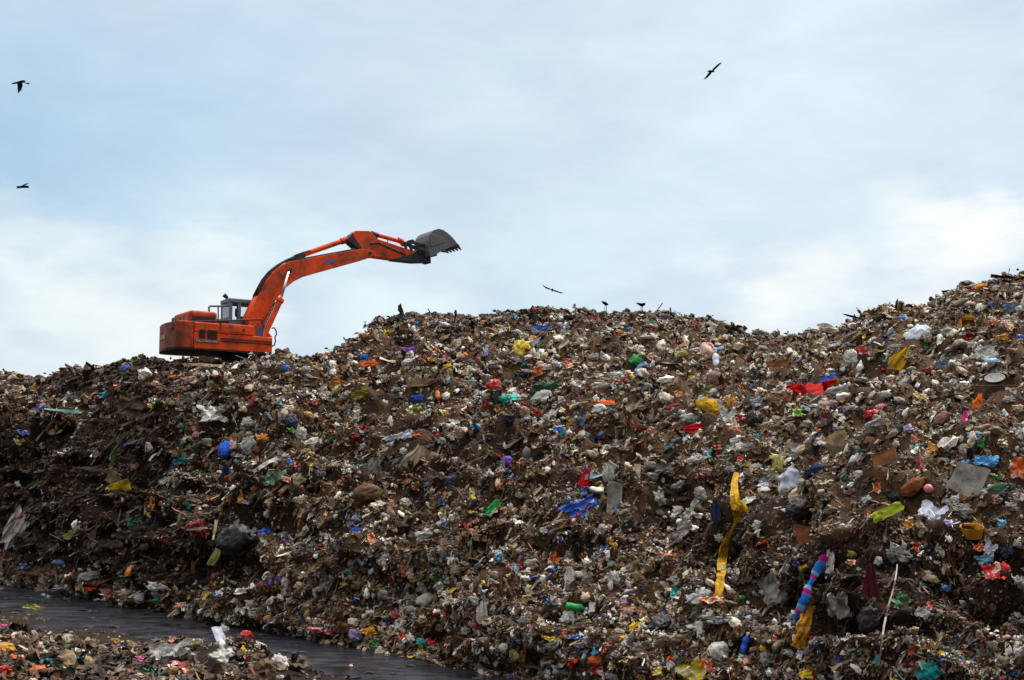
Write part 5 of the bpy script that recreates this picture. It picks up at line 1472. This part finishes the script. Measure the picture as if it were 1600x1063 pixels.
# counterweight with its rounded tail
Xa = UP(284, 530, -1.36)[0]; Xb = UP(249.5, 534, 1.05)[0]; Xm = (Xa + Xb) / 2 - .22
plan = [(XL - .01, -1.40), (Xa + .1, -1.40), (Xa - .06, -1.33), (Xa - .18, -1.17)]
plan += [(Xa - .18 + (Xb - .05 - Xa + .18) * t - .16 * math.sin(math.pi * t), -1.17 + 2.15 * t) for t in (.2, .4, .6, .8, .95)]
plan += [(Xb + .02, 1.12), (Xb + .16, 1.30), (Xb + .35, 1.40), (XL - .01, 1.40)]
cw = part('counterweight', lambda bm: add_plan(bm, plan, ZB - .01, ZT + .015), 'tailorange', exc, .05)
def f(bm):
    for (px, w) in ((256, .18), (261, .14), (265, .16)):
        t = .72 - (px - 256) * .03
        x = Xa - .18 + (Xb - .05 - Xa + .18) * t - .16 * math.sin(math.pi * t); y = -1.17 + 2.15 * t
        add_box(bm, x - .035, x + .05, y - .07, y + .07, ZB + .42, ZB + .60)
part('worn_tail_marking', f, 'palemark', cw)
part('underside_shade', lambda bm: (add_plan(bm, [(x, y * 1.002) for x, y in plan[1:-1]] + [(XR - .01, 1.39), (XR - .01, -1.39)], ZB - .05, ZB - .012)), 'rubber', exc)  # black sheet added under the body; its colour carries the underside's shade
part('yellow_plate', lambda bm: add_box(bm, Xa - .30, Xa - .10, -.98, -.72, ZT - .30, ZT - .12), 'strip', cw)
# engine hood
HC = -1.22
hx0, hx1 = UP(296.5, 495, HC)[0], UP(340.5, 495, HC)[0]; hz1 = UP(318, 485.6, HC)[1]
hood = part('engine_hood', lambda bm: add_box(bm, hx0, hx1, HC, .72, ZT - .02, hz1), 'orange', exc, .13, False, 3)
part('hood_vent', lambda bm: add_box(bm, UP(300.5, 498, HC)[0], UP(336, 498, HC)[0], HC - .012, HC + .05, UP(318, 502.2, HC)[1], UP(318, 494.6, HC)[1]), 'grille', hood)
part('hood_rear_plate', lambda bm: add_box(bm, hx0 - .014, hx0 + .02, HC + .13, .60, ZT + .05, hz1 - .12), 'worn', hood, .005)  # rear face of the hood in a duller, darker orange
def f(bm):
    for y in (-.55, -.15, .45): add_tube(bm, [(hx0 - .03, y, hz1 - .27), (hx0, y, hz1 - .27)], .045, 8)
part('rear_hole', f, 'darksteel', hood)
# cab
CN, CF = .42, 1.40
cx0 = UP(358.5, 480, CN)[0]; cx1 = cx0 + 1.62
cz0 = UP(372, 501, CN)[1]; cz1 = UP(372, 466.6, CN)[1]; rz = UP(372, 474, CN)[1]
cab = part('cab', lambda bm: [add_box(bm, cx0, cx1, CN, CF, cz0 - .35, cz0)], 'cabgrey', exc, .02)
part('cab_roof', lambda bm: add_box(bm, cx0 - .03, cx1 + .02, CN - .02, CF + .02, rz, cz1), 'cabgrey', cab, .05)
def post(px0, px1):
    a, b_ = UP(px0, 485, CN)[0], UP(px1, 485, CN)[0]
    return lambda bm: add_box(bm, a, b_, CN, CN + .07, cz0 - .003, rz + .003)
def f(bm):
    add_box(bm, cx0 + .002, cx0 + .06, CN + .073, CF - .073, cz0 - .002, cz0 + .14)
    add_box(bm, cx0 + .002, cx0 + .06, CN + .073, CF - .073, rz - .10, rz + .002)
    add_box(bm, cx1 - .062, cx1 - .002, CN + .073, CF - .073, cz0 - .002, cz0 + .10)
part('cab_frame', f, 'cabgrey', cab, .012)
for x0, x1, y0 in [(UP(a, 485, CN)[0], UP(b_, 485, CN)[0], CN) for a, b_ in ((358.5, 363.5), (371.8, 376.6))] + [(cx1 - .09, cx1, CN)] + [(x, x + .07, CF - .07) for x in (cx0, cx0 + .72, cx1 - .08)]:
    part('cab_post', lambda bm: add_box(bm, x0, x1, y0, y0 + .07, cz0 - .003, rz + .003), 'cabgrey', cab, .012)
part('rear_window', lambda bm: add_box(bm, cx0 + .02, cx0 + .032, CN + .07, CF - .07, cz0 + .14, rz - .10), 'dustglass', cab)
def f(bm): add_box(bm, UP(363.6, 485, CN)[0], UP(371.7, 485, CN)[0], CN + .03, CN + .042, cz0, rz)
part('side_window', f, 'glass', cab)
def f(bm): add_box(bm, UP(376.7, 485, CN)[0], cx1 - .09, CN + .03, CN + .042, cz0, rz)
part('side_window', f, 'glass', cab)
part('far_window', lambda bm: add_box(bm, cx0 + .07, cx1 - .08, CF - .04, CF - .028, cz0, rz), 'glass', cab)
def f(bm):
    x = cx0 + .62
    add_box(bm, x, x + .5, .68, 1.16, cz0 + .02, cz0 + .24); add_box(bm, x - .10, x + .05, .70, 1.14, cz0 + .245, cz0 + .62)
part('operator_seat', f, 'rubber', cab, .06)
def f(bm):
    add_tube(bm, [(cx1 - .35, .62, cz0), (cx1 - .38, .62, cz0 + .35), (cx1 - .34, .62, cz0 + .55)], .03, 8)
    add_tube(bm, [(cx1 - .36, .95, cz0), (cx1 - .42, .95, cz0 + .48)], .025, 8)
part('control_lever', f, 'rubber', cab)
lp = UV(353.5, 465, .9); lp2 = UV(352, 462.2, .9)
def f(bm):
    add_tube(bm, [Vector((cx0 + .05, .9, cz1 - .02)), lp], .03, 8); add_tube(bm, [lp + Vector((.06, 0, -.03)), lp2 + Vector((-.06, 0, .03))], [.07, .10], 10)
part('work_light', f, 'rubber', cab)
# guard rail behind the cab, deck hand rail, front steps
g = lambda x, y, c=.55: UV(x, y, c)
part('guard_rail', lambda bm: (add_tube(bm, [g(326.8, 501), g(326.6, 480), g(328, 478.6), g(340, 478.6), g(357.5, 478)], .045, 8), add_tube(bm, [g(341, 478.8), g(341, 500)], .035, 8)), 'cabgrey', exc)
g = lambda x, y, c=-1.32: UV(x, y, c)
part('hand_rail', lambda bm: (add_tube(bm, [g(300, 504), g(301, 502.6), g(340, 501.6), g(380, 500.4), g(409, 499.4)], .035, 8), add_tube(bm, [g(382.5, 500.4), g(383.5, 508)], .05, 8), add_tube(bm, [g(344, 501.6), g(344, 506)], .03, 8), add_tube(bm, [g(408, 499.5), g(411.5, 507), g(409, 526)], .03, 8)), 'darksteel', exc)
g = lambda x, y, c=-.9: UV(x, y, c)
part('front_hose', lambda bm: add_tube(bm, [g(425, 513), g(429, 512.5), g(431.5, 518), g(432, 523), g(429.5, 527), g(430.5, 533), g(428.5, 540), g(425, 541.5)], .03, 8), 'rubber', exc, 0, True)
# step pail on the front deck
c = UV(405.5, 526.5, -1.0); 
def f(bm):
    n = 14
    add_tube(bm, [(c.x, -1.0, ZF + .004), (c.x, -1.0, ZF + .05), (c.x, -1.0, ZF + .40)], [.15, .16, .20], 16)
part('grease_drum', f, 'cabgrey', exc)
# slew ring and tracks
def f(bm):
    add_tube(bm, [(.05, 0, .35), (.05, 0, .85), (.05, 0, ZB - .01)], [1.0, .95, .85], 24)
    add_box(bm, -.7, .8, -.8, .8, .35, .78)
part('slew_ring', f, 'darksteel', exc)
for s in (-1, 1):
    L, R_, y = 1.75, .42, 1.12 * s
    prof = [(L * math.cos(0) if False else (L - R_) + R_ * math.cos(a), R_ + .02 + R_ * math.sin(a)) for a in np.linspace(-math.pi / 2, math.pi / 2, 9)]
    prof += [(-(L - R_) - R_ * math.cos(a), R_ + .02 + R_ * math.sin(a)) for a in np.linspace(math.pi / 2, -math.pi / 2, 9)]
    tr = part('crawler_track', lambda bm: add_prism(bm, prof, y - .28, y + .28), 'rubber', exc, .02)
    def f(bm):
        for k in range(15):
            x = -1.35 + k * .193
            add_box(bm, x - .03, x + .03, y - .29, y + .29, 2 * R_ + .022, 2 * R_ + .06)
    part('track_shoe', f, 'darksteel', tr)

# boom
BC = .32
bo = [(386, 498), (401, 467), (417.4, 437), (426.5, 425.8), (440, 414.8), (452, 409), (470, 405.8), (520, 396.6), (558, 390), (574, 389.8), (585, 393.5),
      (586.5, 399.5), (578, 403), (570, 405.6), (540, 414), (500, 425), (474, 432.6), (460, 439.6), (448, 448.6), (433, 466.5), (420, 487), (411, 501), (402, 513), (391, 511)]
boom = part('boom', lambda bm: add_prism(bm, [UP(x, y, -BC) for x, y in bo], -BC, BC), 'orange', exc, .02)
def f(bm):
    for y in (-.22, .0, .2):
        pts = [(403, 461), (410, 447), (417, 434.5), (427, 422), (441, 411.2), (453, 404.4), (461, 401)]
        add_tube(bm, [Vector((*UP(px, py + abs(y) * 3, -BC), 0)).xzy + Vector((0, y, 0.0)) for px, py in pts], .035, 8)
part('hydraulic_hose', f, 'rubber', boom, 0, True)
def f(bm):
    pts = [(470, 404.6), (520, 395.4), (556, 389)]
    for y in (-.25, .1): add_tube(bm, [Vector((UP(px, py, -BC)[0], y, UP(px, py, -BC)[1])) for px, py in pts], .03, 8)
part('hydraulic_pipe', f, 'darksteel', boom)
def f(bm): add_prism(bm, [UP(x, y, -BC) for x, y in ((504.5, 410.8), (508, 408.2), (522, 405.6), (525, 406.6), (520, 411), (508, 413.6))], -BC - .012, -BC + .03)
part('blue_emblem_patch', f, 'bluemark', boom)
def f(bm): add_prism(bm, [UP(x, y, -BC) for x, y in ((527, 405), (541, 401.4), (556, 399.2), (555, 402.6), (536, 407.4), (528, 408))], -BC - .011, -BC + .03)
part('worn_patch', f, 'worn', boom)
def f(bm):
    for (px, py, r) in ((451, 424, .085), (398, 504, .10), (578, 396, .075)):
        p = UV(px, py, -BC); add_tube(bm, [Vector((p.x, -BC - .22 if px == 451 else -BC - .05, p.z)), Vector((p.x, BC + .22 if px == 451 else BC + .05, p.z))], r, 14)
part('pivot_pin', f, 'darksteel', boom)
# lift cylinders, one each side of the boom
a_ = UP(451.2, 424.5, -.5); b_ = UP(438.6, 468.5, -.5); c_ = UP(412.5, 526, -.5)
for s in (-1, 1):
    y = .48 * s
    cyl = part('lift_cylinder', lambda bm: (add_tube(bm, [(c_[0], y, c_[1]), (b_[0], y, b_[1])], .125, 16), add_tube(bm, [(b_[0] - (b_[0] - c_[0]) * .06, y, b_[1] - (b_[1] - c_[1]) * .06), (b_[0] + .01, y, b_[1] + .03)], .165, 16)), 'orange', exc)
    part('piston_rod', lambda bm: add_tube(bm, [(b_[0], y, b_[1]), (a_[0], y, a_[1])], .06, 14), 'chrome', cyl, 0, True)
    dx, dz = (b_[0] - c_[0]), (b_[1] - c_[1])
    part('feed_pipe', lambda bm: add_tube(bm, [(c_[0] + dx * .1 - .17, y + .03, c_[1] + dz * .1), (c_[0] + dx * .9 - .17, y + .03, c_[1] + dz * .9), (b_[0] - .1, y, b_[1] - .02)], .028, 8), 'darksteel', cyl)
# cab-side bracket where the boom foot stands
part('boom_bracket', lambda bm: [add_prism(bm, [UP(x, q, -.4) for x, q in ((386, 510), (398, 497), (410, 508), (426, 527), (384, 527))], y0, y1) for y0, y1 in ((-.40, -.335), (.335, .40))], 'orange', exc, .01)
# arm cylinder
k0 = UP(460, 402.5, 0); k1 = UP(471, 399.2, 0); k2 = UP(541, 374.8, 0); k3 = UP(552, 370.2, 0)
ac = part('arm_cylinder', lambda bm: (add_tube(bm, [(k1[0], 0, k1[1]), (k2[0], 0, k2[1])], .115, 16), add_tube(bm, [(k2[0] - .25, 0, k2[1] - .25 * (k2[1] - k1[1]) / (k2[0] - k1[0])), (k2[0], 0, k2[1])], .15, 16)), 'orange', exc)
part('piston_rod', lambda bm: add_tube(bm, [(k2[0], 0, k2[1]), (k3[0], 0, k3[1])], .07, 14), 'darksteel', ac)
part('cylinder_bracket', lambda bm: [add_prism(bm, [UP(x, y, 0) for x, y in ((447, 411), (458, 400.5), (466, 397.5), (474, 398.5), (474, 405), (462, 409))], y0, y1) for y0, y1 in ((-.20, -.13), (.13, .20))], 'darksteel', ac)
part('cylinder_hose', lambda bm: add_tube(bm, [Vector((*UP(458, 400.5, 0), 0)).xzy + Vector((0, -.1, 0)), Vector((*UP(471, 395.5, 0), 0)).xzy + Vector((0, -.1, 0)), Vector((*UP(482, 392.8, 0), 0)).xzy + Vector((0, -.1, 0)), Vector((*UP(486, 393.6, 0), 0)).xzy + Vector((0, -.08, 0))], .03, 8), 'rubber', ac, 0, True)
# arm
AC = .24
ar = [(543.5, 374), (556, 360.6), (577, 360.8), (583, 366), (590.5, 373.5), (644, 391.5), (655, 397.5), (660, 400), (660, 410), (654, 409.6), (616, 405.6), (588, 401.6), (578, 401.4), (563, 389)]
arm = part('arm', lambda bm: add_prism(bm, [UP(x, y, -AC) for x, y in ar], -AC, AC), 'orange', exc, .02)
part('arm_edge_plate', lambda bm: add_prism(bm, [UP(x, y, -AC) for x, y in ((542.5, 373.8), (551.5, 364.5), (553.5, 371), (564.5, 387), (562, 391))], -AC - .02, AC + .02), 'darksteel', arm)
at_ = [(645, 397), (653, 389), (668, 392), (673, 399), (673.5, 411.5), (668, 409.4), (650, 409.9), (616, 406.1), (616, 404)]
part('arm_tip', lambda bm: add_prism(bm, [UP(x, y, -AC - .03) for x, y in at_], -AC - .03, AC + .03), 'darksteel', arm, .01)
part('arm_pipe', lambda bm: add_tube(bm, [UV(578, 381, -AC - .03), UV(592, 379, -AC - .03), UV(606, 386, -AC - .03), UV(634, 398, -AC - .03)], .03, 8), 'darksteel', arm)
def f(bm):
    for (a, b_) in (((590, 371), (587.5, 379)), ((606, 375), (605, 382))): add_tube(bm, [UV(*a, -.12), UV(*b_, -.2)], .025, 8)
part('hose_clip', f, 'rubber', arm)
k1 = UP(580, 364.5, 0); k2 = UP(588, 367.4, 0); k3 = UP(629, 378.4, 0); k4 = UP(634, 379.8, 0)
bc = part('bucket_cylinder', lambda bm: (add_tube(bm, [(k2[0], 0, k2[1]), (k3[0], 0, k3[1])], .10, 16), add_tube(bm, [(k3[0] - .26, 0, k3[1] + .07), (k3[0], 0, k3[1])], .135, 16)), 'orange', exc)
part('cylinder_end', lambda bm: add_tube(bm, [(k1[0], 0, k1[1]), (k2[0] + .08, 0, k2[1] - .02)], .12, 12), 'darksteel', bc)
part('piston_rod', lambda bm: add_tube(bm, [(k3[0], 0, k3[1]), (k4[0], 0, k4[1])], .06, 12), 'darksteel', bc)
# linkage
for s in (-1, 1):
    y = .30 * s
    part('bucket_link', lambda bm: add_prism(bm, [UP(x, q, 0) for x, q in ((630.5, 380), (632, 377.6), (639.5, 375.8), (643, 379.2), (652, 382.5), (664, 384.5), (664, 389), (652, 388), (641, 383), (633, 383.4))], y - .05, y + .05), 'darksteel', exc, .008)
    part('guide_link', lambda bm: add_prism(bm, [UP(x, q, 0) for x, q in ((633.5, 379), (637, 379), (641, 392), (638.5, 393))], y - .09 * s - .04, y - .09 * s + .04), 'darksteel', exc)
    part('guide_link', lambda bm: add_prism(bm, [UP(x, q, 0) for x, q in ((644, 383), (647, 383), (652, 396), (649, 397))], y + .02 * s - .02, y + .02 * s + .02), 'darksteel', exc)
# bucket: curved shell, two cheeks, teeth
BW = .62
out_ = [(671, 400.5), (669.5, 392), (668.8, 384), (669, 375), (671, 367.5), (674, 363), (679, 359.4), (684.6, 357.6), (691.5, 359.2), (699, 364.4), (705, 369.6), (710, 375.4), (715, 382.5)]
OX = [UP(x, y, -BW) for x, y in out_]
cen = Vector((sum(p[0] for p in OX) / len(OX) + .1, sum(p[1] for p in OX) / len(OX) - .2))
IX = []
for x, z in OX:
    d = (cen - Vector((x, z))).normalized() * .06; IX.append((x + d.x, z + d.y))
bucket = part('bucket', lambda bm: add_prism(bm, OX + IX[::-1], -BW + .04, BW - .04), 'steel', exc, 0, False)
ck = OX + [UP(x, y, -BW) for x, y in ((709, 385), (701.8, 387.4), (688.8, 393.2), (677.5, 400))]
for s in (-1, 1):
    part('bucket_cheek', lambda bm: add_prism(bm, ck, BW * s - .035, BW * s + .035), 'steel', bucket, .01)
    part('cheek_plate', lambda bm: add_prism(bm, [UP(x, y, -BW) for x, y in ((671.6, 366), (682, 367.5), (690, 372.5), (694.5, 378.6), (671.6, 386.2))], BW * s - .055, BW * s + .055), 'steel', bucket, .01)
    part('hinge_ear', lambda bm: add_prism(bm, [UP(x, q, 0) for x, q in ((659, 381), (668, 368), (676, 372), (676, 402), (668, 404))], .36 * s - .04, .36 * s + .04), 'darksteel', bucket)
tx, tz = UP(714, 383, -BW); ex, ez = UP(721.5, 390.2, -BW)
for k in range(5):
    y = -BW + .06 + k * (2 * BW - .12) / 4
    def f(bm):
        d = Vector((ex - tx, 0, ez - tz)); n_ = Vector((-d.z, 0, d.x)).normalized()
        rings = []
        for t, w, h in ((-.25, .075, .075), (.35, .07, .07), (.45, .055, .05), (1.0, .035, .015)):
            p = Vector((tx, y, tz)) + d * t
            rings.append([bm.verts.new(p + Vector((0, sy * w, 0)) + n_ * sz_ * h) for sy, sz_ in ((-1, -1), (1, -1), (1, 1), (-1, 1))])
        for A_, B_ in zip(rings, rings[1:]):
            for q in range(4): bm.faces.new([A_[q], A_[(q + 1) % 4], B_[(q + 1) % 4], B_[q]])
        bm.faces.new(rings[0][::-1]); bm.faces.new(rings[-1])
    part('bucket_tooth', f, 'darksteel', bucket)
def f(bm):
    p = UV(694, 392.6, -BW); add_tube(bm, [p + Vector((-.12, 0, .02)), p + Vector((.1, 0, -.02))], [.09, .05], 8)
part('side_cutter', f, 'darksteel', bucket)

# heap of black soil in front of the machine
def heap():
    V, F = crumple_blob(4, 401, crease=.5, big=.2)
    c = at(318, 565, 49.6)
    V = V * np.array([2.05, 1.1, .62]); V[:, 2] += .06 * pn(V[:, 0] * 6, V[:, 1] * 6, V[:, 2] * 6) + .05 * pn(V[:, 0] * 14, V[:, 1] * 14, V[:, 2] * 14)
    me = np_mesh('soil_heap', V, [F], None, True, M['mud'])
    o = link(bpy.data.objects.new('soil_heap', me)); o.location = c - Vector((0, 0, .10))
    tag(o, "low black heap of soil under the excavator's rear overhang", 'soil heap')
heap()

# ------------------------------------------------------------------ birds
m, nt, b = new_mat('dark_feathers')
t = noise_tex(nt, 9, 4, .6)
nt.links.new(ramp(nt, t, [(.3, lin((3, 3, 4))), (.7, lin((12, 12, 12)))]), b.inputs['Base Color']); b.inputs['Roughness'].default_value = 1.0; b.inputs['Specular IOR Level'].default_value = 0.05
M['feather'] = m
def bird(d, polys, label, ori):
    """polys: (outline in photo pixels, thickness in m, depth of the far end in m); lens-shaped pieces round a spindle body, one mesh"""
    o_ = at(*ori, d); bm = bmesh.new()
    for pts, th, tip in polys:
        cxp = sum(p[0] for p in pts) / len(pts); cyp = sum(p[1] for p in pts) / len(pts)
        base = Vector(pts[0]); far = max((Vector(p) - base).length for p in pts)
        P = []
        for p in pts:
            q = at(*p, d) - o_; q.y += tip * ((Vector(p) - base).length / far); P.append(q)
        C_ = at(cxp, cyp, d) - o_; C_.y += tip * ((Vector((cxp, cyp)) - base).length / far)
        ring = [bm.verts.new(q) for q in P]
        inn = {}
        for s in (-1, 1):
            cc = bm.verts.new(C_ + Vector((0, s * th, 0)))
            iv = [bm.verts.new(q.lerp(C_, .45) + Vector((0, s * th * .8, 0))) for q in P]
            for i in range(len(P)):
                j = (i + 1) % len(P)
                bm.faces.new([ring[i], ring[j], iv[j], iv[i]]); bm.faces.new([iv[i], iv[j], cc])
    me = bm_obj_mesh(bm, 'bird', M['feather'], False)
    o = link(bpy.data.objects.new('bird', me)); o.location = o_
    tag(o, label, 'bird', 'dark birds over the garbage hill')
bird(36, [([(17.5, 132), (19, 130), (26, 129), (32, 126.2), (38, 125.2), (40.5, 127.5), (36, 129.5), (30, 131.5), (24, 131)], .06, 0),
          ([(27, 129.5), (37, 128), (40, 137), (39.7, 146), (37.8, 147), (36.8, 151.6), (34.5, 150), (33, 146), (31, 141), (29, 135)], .015, -.35),
          ([(30, 127), (38, 126), (40.5, 124.6), (39.8, 128)], .012, .3)],
     'black crow flapping with one wing hanging down, highest bird over the hill\'s low end', (33, 130))
bird(46, [([(24.5, 295), (27, 293.2), (25, 291.2), (29, 291), (36, 290.2), (43, 290.2), (46.4, 292.4), (44.5, 294), (38, 294), (31, 294.2)], .07, 0),
          ([(33, 291), (40, 289.6), (47, 289.8), (53.2, 291), (46, 291.8), (39, 292)], .015, -.45), ([(34, 291.5), (30, 290), (27.5, 288.8), (29, 291)], .012, .4)],
     'black bird seen side on with wings held level, flying below the flapping crow', (37, 292))
bird(62, [([(1104.8, 112.4), (1106.5, 110.6), (1108.4, 109.6), (1112.6, 110.6), (1115.5, 111), (1117.4, 112.8), (1115, 113.2), (1111, 113.2), (1108, 113)], .10, 0),
          ([(1111, 112), (1113.4, 108.6), (1116, 106.4), (1121, 102.8), (1125.6, 101.4), (1125.2, 102.8), (1121.6, 106), (1117.4, 109.4), (1114.4, 112)], .025, -.4),
          ([(1111, 111.5), (1108, 112.6), (1105.4, 115.6), (1101, 121), (1103.4, 120.4), (1107, 118.8), (1110.4, 115.8), (1112.4, 113.6)], .025, .4)],
     'dark kite soaring alone high in the sky with both wings spread', (1111, 112))
bird(60, [([(861, 452.4), (862.6, 450.8), (864.6, 452), (865, 454.2), (863.2, 456), (861.6, 455)], .12, 0),
          ([(863, 453.4), (858, 451), (852, 449.2), (846.8, 446.4), (849, 449.6), (853, 452), (858.5, 453.4)], .025, -.35),
          ([(863, 453), (868, 453.2), (874, 455), (882.6, 456.4), (876, 457.2), (870, 456.2), (865, 454.8)], .025, .35)],
     'dark bird gliding just over the middle crest, seen head on', (863, 453))
cd = 58.2
def leg(px): return [(px - .35, 483.5), (px + .35, 483.5), (px + .3, 489), (px - .3, 489)]
PU = 3.0
def up(ps):    # stand the bird with its feet on the rubble
    fx, fy = ps[1][0][2]
    return [([(fx + 1.25 * (x - fx), fy - PU + 1.25 * (y - fy)) for x, y in q], a, b_) for q, a, b_ in ps]
bird(cd, up([([(940.2, 476.6), (943, 476.8), (947, 478), (949.6, 480.4), (949.4, 482.4), (948.2, 481.4), (946, 482.4), (943.6, 480.6), (941.6, 478.4)], .08, 0),
          ([(945, 481.5), (945.8, 481.5), (945.6, 488.5), (945, 488.5)], .012, 0), ([(947, 481.5), (947.7, 481.5), (947.6, 488.5), (947, 488.5)], .012, .05)]),
     'small dark bird bent down pecking on the crest', (945, 484))
bird(cd, up([([(994.6, 479.2), (999, 478.8), (1003, 479.6), (1005.4, 478.6), (1007.6, 479.6), (1006.8, 481.8), (1003.6, 484), (1000.6, 483), (997.4, 480.8)], .09, 0),
          ([(1001.6, 483), (1002.3, 483), (1002.3, 489), (1001.6, 489)], .012, 0), ([(1003.4, 483), (1004.1, 483), (1004, 489), (1003.4, 489)], .012, .05)]),
     'dark crow standing upright on a clod on the crest', (1001, 484))
